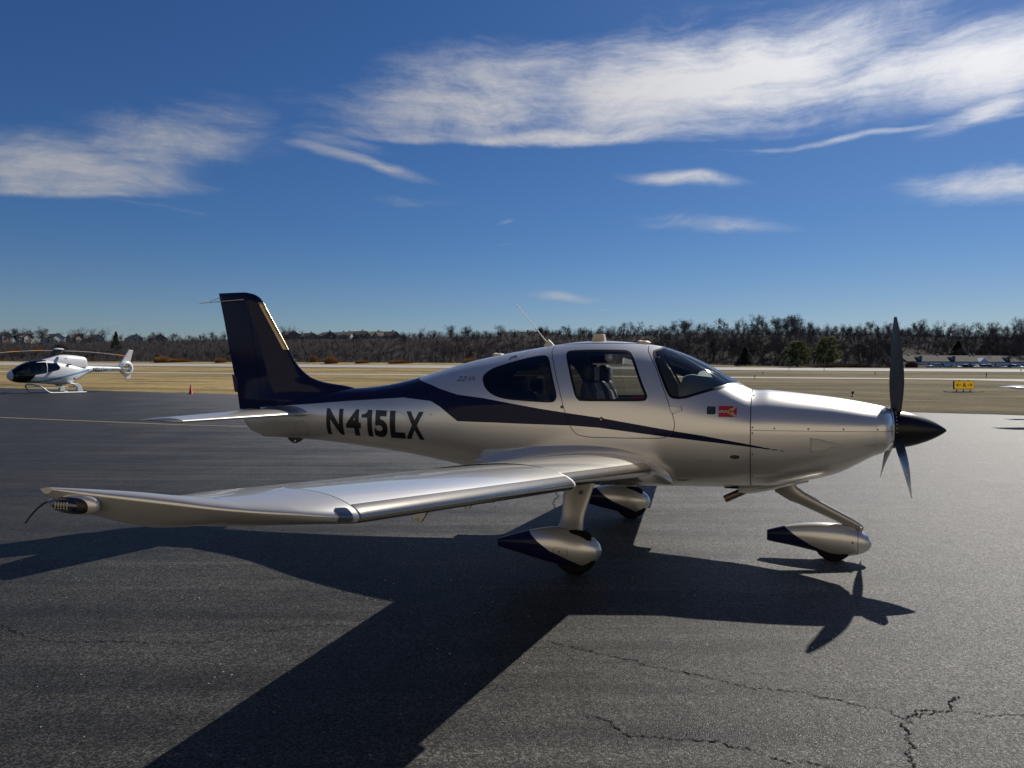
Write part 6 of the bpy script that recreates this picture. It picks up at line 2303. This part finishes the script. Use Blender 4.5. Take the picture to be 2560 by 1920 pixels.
# rows on the slope in front of them, lower; the nearest are built first
REST = []
for s0, s1, lo, hi, step in ((174, 181, 50, 84, 30), (183, 196, 40, 72, 30), (200, 214, 30, 60, 30), (218, 234, 18, 50, 26), (238, 254, 11, 44, 24), (258, 278, 8, 40, 22), (186, 205, 36, 70, 22), (208, 240, 24, 56, 20)):
    px = -60.0 + RNG.uniform(0, 20)
    while px < 2640:
        left = px < 1000
        y = np.interp(px, SKY_Y[:, 0], SKY_Y[:, 1])
        s = RNG.uniform(s0, s1)
        if px > 2245:
            s += 52
        if left:
            top = 874 + RNG.uniform(-6, 14) - (s - 180) * 0.10
            if s > 262:
                px += 30
                continue
        else:
            top = y + RNG.uniform(lo, hi) * 0.85
        k, rz = int(RNG.integers(0, 9)), RNG.uniform(0, 6.28)
        if n_tree < 298:
            place_tree(px, s, top, k, rz, region_label(px, 1 if s0 > 230 else 2 if s0 > 190 else 3))
        else:
            REST.append((px, s, top, k, rz))
        px += step * RNG.uniform(0.7, 1.5)
for px in np.arange(2165, 2310, 8.0):
    REST.append((px, RNG.uniform(206, 222) if px < 2250 else RNG.uniform(232, 240), 850 + RNG.uniform(-14, 22), int(RNG.integers(0, 9)), RNG.uniform(0, 6.28)))
print('trees', n_tree, 'rest', len(REST), 'crown quads', [len(p[4]) for p in PROTO])

# undergrowth: brush, saplings and the wood behind, one mass
rngb = np.random.default_rng(55)
segs = []
N = 15000
pxs = rngb.uniform(-120, 2700, N)
srow = 172 + 120 * rngb.random(N) ** 1.2
right = (pxs > 2245) * 1.0
srow = srow + 56 * right
kk = (pxs - 1280) / FPX
dd = (srow + S0) / (NS[0] * kk + NS[1])
bx_, by_ = kk * dd, dd
bs, bt = xy_st(bx_, by_)
bz = terrain(bs, bt)
hh = rngb.uniform(1.0, 4.2, N) * np.where(srow < 180, 0.7, 1.0)
lean = rngb.normal(0, 0.22, (N, 2))
p0 = np.c_[bx_, by_, bz - 0.2]
for j in range(4):
    q = p0 + np.c_[lean[:, 0] * hh + rngb.normal(0, 0.5, N), lean[:, 1] * hh + rngb.normal(0, 0.5, N), hh * rngb.uniform(0.5, 1.0, N)]
    segs.append(np.c_[p0 + rngb.normal(0, 0.35, (N, 3)) * (1, 1, 0), q, np.full(N, 0.035), np.full(N, 0.012)])
segs = np.concatenate(segs)
# flat twigs: two triangles each
d = segs[:, 3:6] - segs[:, :3]
u = np.cross(d, rngb.normal(0, 1, d.shape))
u /= np.linalg.norm(u, axis=1, keepdims=True) + 1e-9
V = np.concatenate([segs[:, :3] - u * 0.05, segs[:, :3] + u * 0.05, segs[:, 3:6] + u * 0.018, segs[:, 3:6] - u * 0.018])
n = len(segs)
F = np.stack([np.arange(n), np.arange(n) + n, np.arange(n) + 2 * n, np.arange(n) + 3 * n], 1)
VV, FF = [V], [F]
nb = len(V)
for (px, s, top, k, rz) in REST:
    x, y = at_px_s(px, s)
    z = ground_z(x, y)
    h = min(max(top_z(px, top, y) - z, 3.5), 23.0)
    cv, cf = PROTO[k][3], PROTO[k][4]
    c_, s_ = math.cos(rz), math.sin(rz)
    W = np.c_[(cv[:, 0] * c_ - cv[:, 1] * s_) * h + x, (cv[:, 0] * s_ + cv[:, 1] * c_) * h + y, cv[:, 2] * h + z]
    VV.append(W)
    FF.append(cf + nb)
    nb += len(W)
V, F = np.concatenate(VV), np.concatenate(FF)
tag(link('undergrowth', raw_mesh('undergrowth', V, F, TWIG)), 'tangled leafless brush covering the wooded slope', 'brush', kind='stuff')

# evergreens
NEEDLE = vary(mat('pine needles', (0.085, 0.102, 0.046), 0.8, spec=0.2), 1.2, 0.5)
NEEDLE2 = vary(mat('dark spruce needles', (0.045, 0.062, 0.038), 0.8, spec=0.2), 1.2, 0.5)


def see_through(m, amt=0.55):
    """thin needles let sunlight through"""
    t = NT(m.node_tree)
    p = m.node_tree.nodes['Principled BSDF']
    tr = t.node('ShaderNodeBsdfTranslucent')
    t.set(tr.inputs['Color'], p.inputs['Base Color'].links[0].from_socket)
    mx = t.node('ShaderNodeMixShader', {0: amt, 1: p.outputs[0], 2: tr.outputs[0]})
    out = [n for n in m.node_tree.nodes if n.type == 'OUTPUT_MATERIAL'][0]
    t.l.new(mx.outputs[0], out.inputs[0])


see_through(NEEDLE)
see_through(NEEDLE2, 0.4)


def evergreen(px, s, h, w, label, conical, seed, m):
    rng = np.random.default_rng(seed)
    x, y = at_px_s(px, s)
    z = ground_z(x, y)
    o = empty('evergreen_tree', (x, y, z), rng.uniform(0, 6), label, 'tree')
    MB().tube([(0, 0, -0.1), (0.05, 0, h * 0.4), (0, 0.05, h * 0.9)], [0.22, 0.15, 0.03], 8).obj('trunk', BARK, o, smooth=True)
    C, D = [], []
    n = 420
    for i in range(n):
        u = rng.random()
        a = rng.uniform(0, 6.28)
        if conical:
            zz = h * (0.08 + 0.92 * u ** 1.2)
            r = w / 2 * (1 - u ** 1.2) * rng.uniform(0.55, 1.1) + 0.1
        else:
            zz = h * (0.16 + 0.84 * u)
            r = w / 2 * math.sqrt(max(1 - ((u - 0.34) / 0.70) ** 2, 0.02)) * rng.uniform(0.35, 1.08)
        lump = 0.85 + 0.25 * math.sin(a * 3 + zz)
        C.append((math.cos(a) * r * lump, math.sin(a) * r * lump, zz))
    C = np.array(C)
    V, F = [], []
    for c in C:
        k = 26
        dirs = rng.normal(0, 1, (k, 3)) * (1, 1, 0.55)
        dirs += np.r_[c[:2] * 0.25, 0.1]
        dirs /= np.linalg.norm(dirs, axis=1, keepdims=True)
        L = rng.uniform(0.35, 0.75, k)[:, None]
        sd = np.cross(dirs, rng.normal(0, 1, (k, 3)))
        sd /= np.linalg.norm(sd, axis=1, keepdims=True)
        b = len(V)
        for dq, lq, sq in zip(dirs, L, sd):
            b = len(V)
            V += [c - sq * 0.055, c + sq * 0.055, c + dq * lq]
            F.append((b, b + 1, b + 2))
    link('crown', raw_mesh('crown', np.array(V), np.array(F), m), o)


evergreen(1992, 161, 6.6, 7.6, 'rounded green pine, left one of the pair beyond the runway', False, 1, NEEDLE)
evergreen(2066, 164, 7.6, 7.0, 'taller green pine, right one of the pair beyond the runway', False, 2, NEEDLE)
evergreen(1862, 166, 5.0, 4.6, 'small dark conical spruce at the wood edge above the windshield', True, 3, NEEDLE2)
evergreen(150, 166, 8.0, 9.0, 'dark evergreen behind the helicopter rotor', False, 4, NEEDLE2)
evergreen(290, 215, 10.5, 6.5, 'dark evergreen among the bare trees left of the tail', True, 5, NEEDLE2)
evergreen(2395, 232, 6.0, 6.0, 'dark spruce behind the barn roof', True, 6, NEEDLE2)

# tan ornamental grass clumps and brush heaps along the far edge of the runway
STRAW = vary(mat('dry straw grass', (0.36, 0.21, 0.095), 0.9, spec=0.1), 2.0, 0.3)
REDBRUSH = vary(mat('reddish brush', (0.20, 0.10, 0.065), 0.9, spec=0.1), 2.0, 0.35)


def clump(px, s, w, h, label, seed, m=STRAW, name='grass_clump', cat='grass clump', dep=None, group=None):
    rng = np.random.default_rng(seed)
    x, y = at_px_s(px, s)
    z = ground_z(x, y)
    n = 3000
    a = rng.uniform(0, 6.28, n)
    r = np.sqrt(rng.random(n))
    bx = np.c_[np.cos(a) * r * w * 0.42, np.sin(a) * r * (dep or w) * 0.42, np.zeros(n)]
    hh_ = h * np.sqrt(np.clip(1 - (r * 0.93) ** 2.4, 0.02, 1)) * rng.uniform(0.72, 1.08, n)
    tp = bx + np.c_[np.cos(a) * r * w * 0.12 + rng.normal(0, .1, n), np.sin(a) * r * w * 0.12, hh_]
    sd = rng.normal(0, 1, (n, 3))
    sd[:, 2] = 0
    sd /= np.linalg.norm(sd, axis=1, keepdims=True)
    V = np.concatenate([bx - sd * 0.05, bx + sd * 0.05, tp])
    F = np.stack([np.arange(n), np.arange(n) + n, np.arange(n) + 2 * n], 1)
    o = link(name, raw_mesh(name, V, F, m))
    o.location = (x, y, z - 0.05)
    tag(o, label, cat, group)
    return o


G1 = 'tan grass clumps beyond the runway'
clump(828, 158, 5.2, 2.9, 'large rounded tan grass clump seen just right of the fin', 11, group=G1)
clump(784, 166, 3.0, 3.0, 'upright tan grass clump partly behind the fin edge', 12, group=G1)
clump(905, 160, 5.0, 1.4, 'low sparse tan clump right of the rounded one', 13, group=G1)
clump(1000, 160, 9.0, 1.3, 'wide low heap of tan grass behind the dorsal line', 14, dep=3.0, group=G1)
clump(1180, 160, 6.0, 2.2, 'orange tan clump just above the rear cabin roof', 15, group=G1)
clump(1577, 160, 4.0, 1.8, 'tan grass clump seen through the cabin windows', 16, group=G1)
clump(408, 160, 8.0, 3.0, 'tallest tan grass clump right of the helicopter tail', 17, group=G1)
clump(448, 162, 12.0, 1.7, 'long low row of tan grass right of the helicopter tail', 18, dep=3.0, group=G1)
clump(552, 160, 5.0, 2.2, 'tan grass clump just left of the fin', 19, group=G1)
clump(2278, 178, 3.0, 1.9, 'reddish brown brush clump at the left end of the barn', 20, REDBRUSH, group=G1)
clump(2226, 178, 2.4, 1.6, 'reddish brown brush clump just behind the propeller blade', 21, REDBRUSH, group=G1)
clump(2110, 172, 26.0, 1.4, 'long low grey heap of brush right of the pines', 22, vary(mat('grey brush', (0.17, 0.13, 0.10), 0.95), 2, .4), 'brush_heap', 'brush', 4.0)

# houses on the ridge
ROOFD = [vary(mat('charcoal shingle roof', (0.045, 0.043, 0.044), 0.9), 1.5, 0.2), vary(mat('brown shingle roof', (0.085, 0.070, 0.058), 0.9), 1.5, 0.2), vary(mat('grey shingle roof', (0.11, 0.105, 0.10), 0.9), 1.5, 0.2)]
SIDE = [vary(mat('cream siding', (0.50, 0.47, 0.41), 0.8), 1, .06), vary(mat('grey siding', (0.23, 0.23, 0.24), 0.8), 1, .06), vary(mat('tan siding', (0.34, 0.29, 0.23), 0.8), 1, .06), vary(mat('white siding', (0.62, 0.61, 0.58), 0.8), 1, .06)]
PANE = mat('dark house window', (0.02, 0.025, 0.03), 0.15)
TRIM = mat('white trim', (0.65, 0.65, 0.63), 0.6)


def house(px, ybase, s, w, dp, h, rise, rot, side, roof, label, gable_front=False, wing=False, seed=0):
    rng = np.random.default_rng(seed)
    x, y = at_px_s(px, s)
    z = top_z(px, ybase, y)
    o = empty('house', (x, y, z), rot, label, 'house', 'houses along the ridge')
    sm, rm = SIDE[side], ROOFD[roof]
    MB().box((0, 0, h / 2 - 3), (w, dp, h + 6)).obj('wall', sm, o)
    e = 0.5
    t_ = 0.28
    # gable roof, ridge along x: two slabs and the gable triangles
    hw = dp / 2 + e
    dz = rise / (dp / 2) * e
    mb = MB()
    for sg in (-1, 1):
        mb.add([(-w / 2 - e, sg * hw, h - dz), (w / 2 + e, sg * hw, h - dz), (w / 2 + e, 0, h + rise), (-w / 2 - e, 0, h + rise),
                (-w / 2 - e, sg * hw, h - dz + t_), (w / 2 + e, sg * hw, h - dz + t_), (w / 2 + e, 0, h + rise + t_), (-w / 2 - e, 0, h + rise + t_)],
               [(0, 1, 2, 3), (7, 6, 5, 4), (0, 4, 5, 1), (1, 5, 6, 2), (2, 6, 7, 3), (3, 7, 4, 0)])
    ro = mb.obj('roof', rm, o)
    for sx in (-1, 1):
        MB().prism([(-dp / 2, h), (dp / 2, h), (0, h + rise)], sx * w / 2 - 0.1 * sx - 0.01, sx * w / 2 - 0.004 * sx, 0).obj('gable', sm, o)
    if wing:
        ww, wd = w * 0.36, 3.4
        cx = w * 0.22 * (1 if seed % 2 else -1)
        wy = -dp / 2 - wd / 2
        MB().box((cx, wy + 0.01, h / 2 - 3), (ww, wd, h + 6 - 0.3)).obj('wing_wall', sm, o)
        mb = MB()
        for sg in (-1, 1):
            mb.add([(cx + sg * (ww / 2 + .4), -dp / 2 - wd - .5, h - .5), (cx + sg * (ww / 2 + .4), 0, h - .5), (cx, 0, h + rise * .72), (cx, -dp / 2 - wd - .5, h + rise * .72),
                    (cx + sg * (ww / 2 + .4), -dp / 2 - wd - .5, h - .25), (cx + sg * (ww / 2 + .4), 0, h - .25), (cx, 0, h + rise * .72 + .25), (cx, -dp / 2 - wd - .5, h + rise * .72 + .25)],
                   [(0, 1, 2, 3), (7, 6, 5, 4), (0, 4, 5, 1), (1, 5, 6, 2), (2, 6, 7, 3), (3, 7, 4, 0)])
        mb.obj('wing_roof', rm, o)
        MB().prism([(cx - ww / 2, h - .2), (cx + ww / 2, h - .2), (cx, h + rise * .62)], -dp / 2 - wd + 0.05, -dp / 2 - wd - 0.01, 1).obj('wing_gable', sm, o)
    MB().box((w * 0.2, dp * 0.12, h + rise + 0.3), (0.8, 0.8, 1.6)).obj('chimney', SIDE[2], ro)
    # windows on the long front and on the right gable end
    nx = max(2, int(w / 3.2))
    for fl in (1.5, 4.3):
        if fl > h - 0.8:
            continue
        for i in range(nx):
            cx = -w / 2 + (i + 0.5) * w / nx
            if wing and abs(cx - w * 0.22 * (1 if seed % 2 else -1)) < w * 0.2:
                continue
            wdw = MB().box((cx, -dp / 2 - 0.03, fl), (1.3, 0.08, 1.6)).obj('window', TRIM, o)
            MB().box((cx, -dp / 2 - 0.075, fl), (1.05, 0.04, 1.35)).obj('pane', PANE, wdw)
        for cy in (-dp * 0.25, dp * 0.22):
            for sx in (-1, 1):
                wdw = MB().box((sx * (w / 2 + 0.03), cy, fl), (0.08, 1.2, 1.6)).obj('window', TRIM, o)
                MB().box((sx * (w / 2 + 0.075), cy, fl), (0.04, 0.95, 1.35)).obj('pane', PANE, wdw)
    return o


HS = [
    (10, 852, 285, 13, 9, 5.6, 3.0, -0.5, 2, 1, 'brownish house half hidden by trees at the far left edge', True),
    (62, 856, 280, 12, 9, 5.4, 3.2, -0.35, 0, 1, 'cream gabled house behind bare trees, second from the left edge', True),
    (136, 858, 283, 14, 10, 5.8, 3.4, -0.45, 3, 0, 'pale house with dark roof and wide gable above the helicopter rotor', True),
    (190, 857, 285, 13, 9, 5.4, 3.0, -0.4, 2, 1, 'tan house with brown roof above the helicopter engine cowling', True),
    (238, 859, 283, 12, 9, 5.2, 2.9, -0.6, 0, 1, 'small cream house with brown roof above the helicopter boom', True),
    (335, 862, 280, 15, 10, 5.8, 3.2, -0.85, 3, 0, 'dark roofed house with white gable end right of the helicopter fin', False),
    (394, 862, 282, 14, 10, 5.8, 3.0, -0.8, 1, 0, 'dark grey house with white trim, last one left of the fin', False),
    (724, 858, 283, 15, 10, 6.4, 2.6, -0.85, 1, 1, 'grey house with flat-looking roof touching the fin edge', False),
    (770, 858, 290, 11, 9, 5.0, 2.8, -0.6, 2, 0, 'low brown house between two larger ones right of the fin', True),
    (816, 861, 280, 15, 10, 6.2, 3.0, -0.95, 1, 2, 'large grey house with tall blank gable right of the fin', False),
    (850, 859, 284, 12, 9, 5.4, 3.0, -0.5, 2, 2, 'tan house with pale gable behind the large grey house', True),
    (866, 859, 278, 9, 8, 6.0, 2.4, -0.2, 3, 2, 'small white two storey gabled house in the middle of the row', False),
    (896, 856, 286, 13, 10, 5.4, 2.8, -0.5, 1, 0, 'grey house with hipped roof standing higher in the row', False),
    (936, 857, 284, 13, 10, 5.0, 3.0, -0.55, 0, 1, 'cream house with brown roof, second from the right of the row', True),
    (972, 858, 283, 12, 10, 5.0, 3.2, -0.6, 0, 1, 'cream house with brown roof at the right end of the row', True),
    (1300, 868, 250, 20, 11, 5.5, 3.2, -0.25, 1, 0, 'dark house hidden in the wood behind the whip aerial', False),
    (1345, 868, 250, 20, 11, 5.0, 3.0, -0.25, 2, 0, 'second dark house in the wood left of the roof beacon', False),
]
for i, (px, yb, s, w, dp, h, rise, rot, sd, rf, lb, wg) in enumerate(HS):
    house(px, yb, s, w * 0.84, dp * 0.85, h * 0.74, rise * 0.80, rot, sd, rf, lb, wing=wg, seed=i)

# long low barn with dormers at the right
BW = vary(mat('white painted boards', (0.80, 0.81, 0.82), 0.7), 0.8, 0.06)
BR = vary(mat('grey barn shingles', (0.075, 0.074, 0.068), 0.9, spec=0.15), 0.8, 0.12)


def build_barn():
    y0 = 212.0
    xl = dir_at(2270) * y0
    sc_ = y0 / FPX
    zb = top_z(2400, 921, y0)
    o = empty('barn', (xl, y0, zb), R(1.5), 'long low white barn with grey roof and small dormers beyond the runway', 'barn')
    L = 62.0
    hw_, hr = 16.0 * sc_ + 0.1, 32.0 * sc_
    dp = 9.0
    MB().box((L / 2, dp / 2, hw_ / 2 - 1), (L, dp, hw_ + 2)).obj('wall', BW, o)
    mb = MB()
    for sg, ya in ((-1, -0.15), (1, dp + 0.15)):
        mb.add([(-0.4, ya, hw_ - 0.15), (L + .4, ya, hw_ - 0.15), (L + .4, dp / 2, hr), (-0.4, dp / 2, hr), (-0.4, ya, hw_ + 0.02), (L + .4, ya, hw_ + 0.02), (L + .4, dp / 2, hr + .17), (-0.4, dp / 2, hr + .17)],
               [(0, 1, 2, 3), (7, 6, 5, 4), (0, 4, 5, 1), (1, 5, 6, 2), (2, 6, 7, 3), (3, 7, 4, 0)])
    ro = mb.obj('roof', BR, o)
    MB().prism([(0, hw_), (dp, hw_), (dp / 2, hr)], 0.0, 0.1, 0).obj('gable', BW, o)
    X = lambda px: (px - 2270) * sc_
    for px in (2305, 2390, 2531):
        cx = X(px)
        d_ = MB().box((cx, 2.0, hw_ + 0.75), (1.1, 2.2, 1.2)).obj('dormer', mat('grey dormer boards', (0.34, 0.35, 0.36), 0.8), o)
        MB().prism([(cx - .75, hw_ + 1.3), (cx + .75, hw_ + 1.3), (cx, hw_ + 1.75)], 0.75, 3.4, 1).obj('dormer_roof', BR, d_)
        MB().box((cx, 0.87, hw_ + 0.75), (0.5, 0.06, 0.6)).obj('dormer_window', PANE, d_)
    cx = X(2460)
    pc = MB().prism([(cx - 1.35, 0.0), (cx + 1.35, 0.0), (cx + 1.35, hw_ - 0.05), (cx, hw_ + 1.15), (cx - 1.35, hw_ - 0.05)], -0.6, 3.0, 1).obj('gabled_porch', BW, o)
    for px in (2322, 2357, 2392, 2427, 2492, 2528):
        cx = X(px)
        wd_ = MB().box((cx, -0.03, 0.95), (0.75, 0.08, 1.1)).obj('window', TRIM, o)
        MB().box((cx, -0.08, 0.95), (0.55, 0.06, 0.9)).obj('pane', PANE, wd_)
    for px in (2293, 2368, 2452, 2462):
        MB().lathe([(0.16, 0.0), (0.16, 0.35), (0.26, 0.4), (0.0, 0.6)], (X(px), dp / 2, hr + 0.1), 'z', 10).obj('roof_vent', STEEL, ro)


build_barn()

# small white hut roof near the pines
hx0, hy0 = at_px_s(2098, 185)
hut = empty('white_shed', (hx0, hy0, ground_z(hx0, hy0)), 0.2, 'small pale shed with pitched roof right of the pines', 'shed')
MB().prism([(-0.95, 0), (0.95, 0), (0.95, 1.0), (0, 1.75), (-0.95, 1.0)], -1.2, 1.2, 1).obj('wall', BW, hut)
mb = MB()
for sg in (-1, 1):
    mb.add([(sg * 1.2, -1.4, 0.86), (sg * 1.2, 1.4, 0.86), (0, 1.4, 1.80), (0, -1.4, 1.80), (sg * 1.2, -1.4, 0.96), (sg * 1.2, 1.4, 0.96), (0, 1.4, 1.90), (0, -1.4, 1.90)],
           [(0, 1, 2, 3), (7, 6, 5, 4), (0, 4, 5, 1), (1, 5, 6, 2), (2, 6, 7, 3), (3, 7, 4, 0)])
mb.obj('roof', mat('pale shed roof', (0.5, 0.46, 0.42), 0.8), hut)

# parked cars in front of the barn
CARP = [mat('white car paint', (0.7, 0.7, 0.7), 0.3, coat=0.6), mat('black car paint', (0.012, 0.012, 0.014), 0.25, coat=0.8), mat('silver car paint', (0.42, 0.43, 0.44), 0.3, 0.6, coat=0.6), mat('blue car paint', (0.04, 0.09, 0.18), 0.3, coat=0.6), mat('grey car paint', (0.10, 0.10, 0.11), 0.3, coat=0.6)]
CGL = mat('car glass', (0.015, 0.018, 0.02), 0.08, coat=0.5)


def car(px, paint, kind, label, rz, y0=204.0):
    x = dir_at(px) * y0
    o = empty('parked_car', (x, y0, ground_z(x, y0) + 0.02), rz, label, 'car', 'cars parked by the barn')
    if kind == 'suv':
        body = [(-2.2, .35), (2.2, .35), (2.25, .75), (2.15, 1.0), (1.2, 1.08), (-2.15, 1.1), (-2.25, .8)]
        cab = [(-2.1, 1.08), (1.15, 1.06), (0.55, 1.65), (-1.9, 1.68)]
    elif kind == 'pickup':
        body = [(-2.7, .45), (2.6, .45), (2.65, .85), (2.5, 1.1), (1.3, 1.18), (-2.7, 1.15)]
        cab = [(-0.6, 1.14), (1.3, 1.14), (0.75, 1.78), (-0.5, 1.8)]
    else:
        body = [(-2.2, .32), (2.2, .32), (2.25, .65), (2.0, .82), (1.0, .92), (-1.5, .95), (-2.2, .88)]
        cab = [(-1.5, .92), (1.05, .9), (0.35, 1.38), (-0.9, 1.40)]
    o.scale = (0.90, 0.90, 0.74)
    MB().prism(body, -0.88, 0.88, 1).obj('body', CARP[paint], o, smooth=True, bevel=0.09, seg=3, auto=50)
    g = MB().prism(cab, -0.78, 0.78, 1).obj('glasshouse', CGL, o, bevel=0.06)
    rt = [(p[0] * 0.97, p[1]) for p in cab if p[1] > 1.3]
    (xa, za), (xb, zb) = rt
    MB().box(((xa + xb) / 2, 0, max(za, zb) + 0.015), (abs(xa - xb) * 0.96, 1.42, 0.05)).obj('roof_panel', CARP[paint], o, bevel=0.02)
    wb = 1.35 if kind != 'pickup' else 1.65
    for sx in (-1, 1):
        for sy in (-1, 1):
            w = MB().lathe([(0.2, -0.1), (0.33, -0.1), (0.34, 0), (0.33, 0.1), (0.2, 0.1)], (sx * wb, sy * 0.80, 0.34), 'y', 18).obj('wheel', RUBBER, o, smooth=True)
    for sy in (-1, 1):
        MB().box((body[2][0] - 0.02, sy * 0.62, body[2][1]), (0.08, 0.34, 0.14)).obj('headlight', STEEL, o)


CARS = [(2335, 0, 'suv', 'white parked car standing alone at the left end of the barn', 3.3), (2385, 2, 'sedan', 'silver parked car glinting below the second dormer', 1.9), (2411, 1, 'suv', 'black parked car, first of the middle cluster', 1.2),
        (2428, 4, 'sedan', 'grey parked car in the middle cluster', 1.7), (2438, 1, 'sedan', 'dark parked car just left of the gabled porch', 1.4), (2452, 2, 'suv', 'silver parked car with bright roof in front of the porch', 1.5), (2471, 3, 'pickup', 'blue parked pickup right of the porch', 3.0),
        (2516, 4, 'sedan', 'grey parked car, left one of the right-hand cluster', 0.6), (2530, 0, 'suv', 'white parked car below the right dormer', 1.3), (2547, 2, 'sedan', 'silver parked car near the right edge', 1.6), (2562, 1, 'suv', 'black parked car cut by the right edge', 1.5)]
for c in CARS:
    car(*c)

# marker posts and edge lights on the field
LAMP = mat('edge light body', (0.03, 0.03, 0.035), 0.6)


def field_light(px, s, h, label):
    x, y = at_px_s(px, s)
    o = empty('edge_light', (x, y, ground_z(x, y)), 0, label, 'edge light', 'edge lights on the airfield')
    MB().lathe([(0.12, 0.0), (0.12, 0.05), (0.04, 0.08), (0.04, h * 0.6)], (0, 0, 0), 'z', 10).obj('post', LAMP, o)
    MB().lathe([(0.075, h * 0.6), (0.09, h * 0.75), (0.06, h), (0.0, h * 1.02)], (0, 0, 0), 'z', 10).obj('lamp', LAMP, o)


for px, s, h, lb in [(1972, 119, 1.1, 'dark marker post before the runway below the left pine'), (1887, 68, 0.5, 'small edge light beside the taxiway right of the windshield'), (1907, 92, 0.45, 'small edge light between taxiway and runway right of the windshield'), (2132, 15, 0.35, 'small dark light in the grass above the cowling'), (2188, 92, 0.45, 'small edge light left of the upper propeller blade'),
                     (2466, 84, 0.6, 'small edge light above the yellow sign'), (2552, 119, 0.6, 'small edge light before the runway at the right edge'), (2060, 119, 0.5, 'edge light before the runway below the right pine')]:
    field_light(px, s, h, lb)
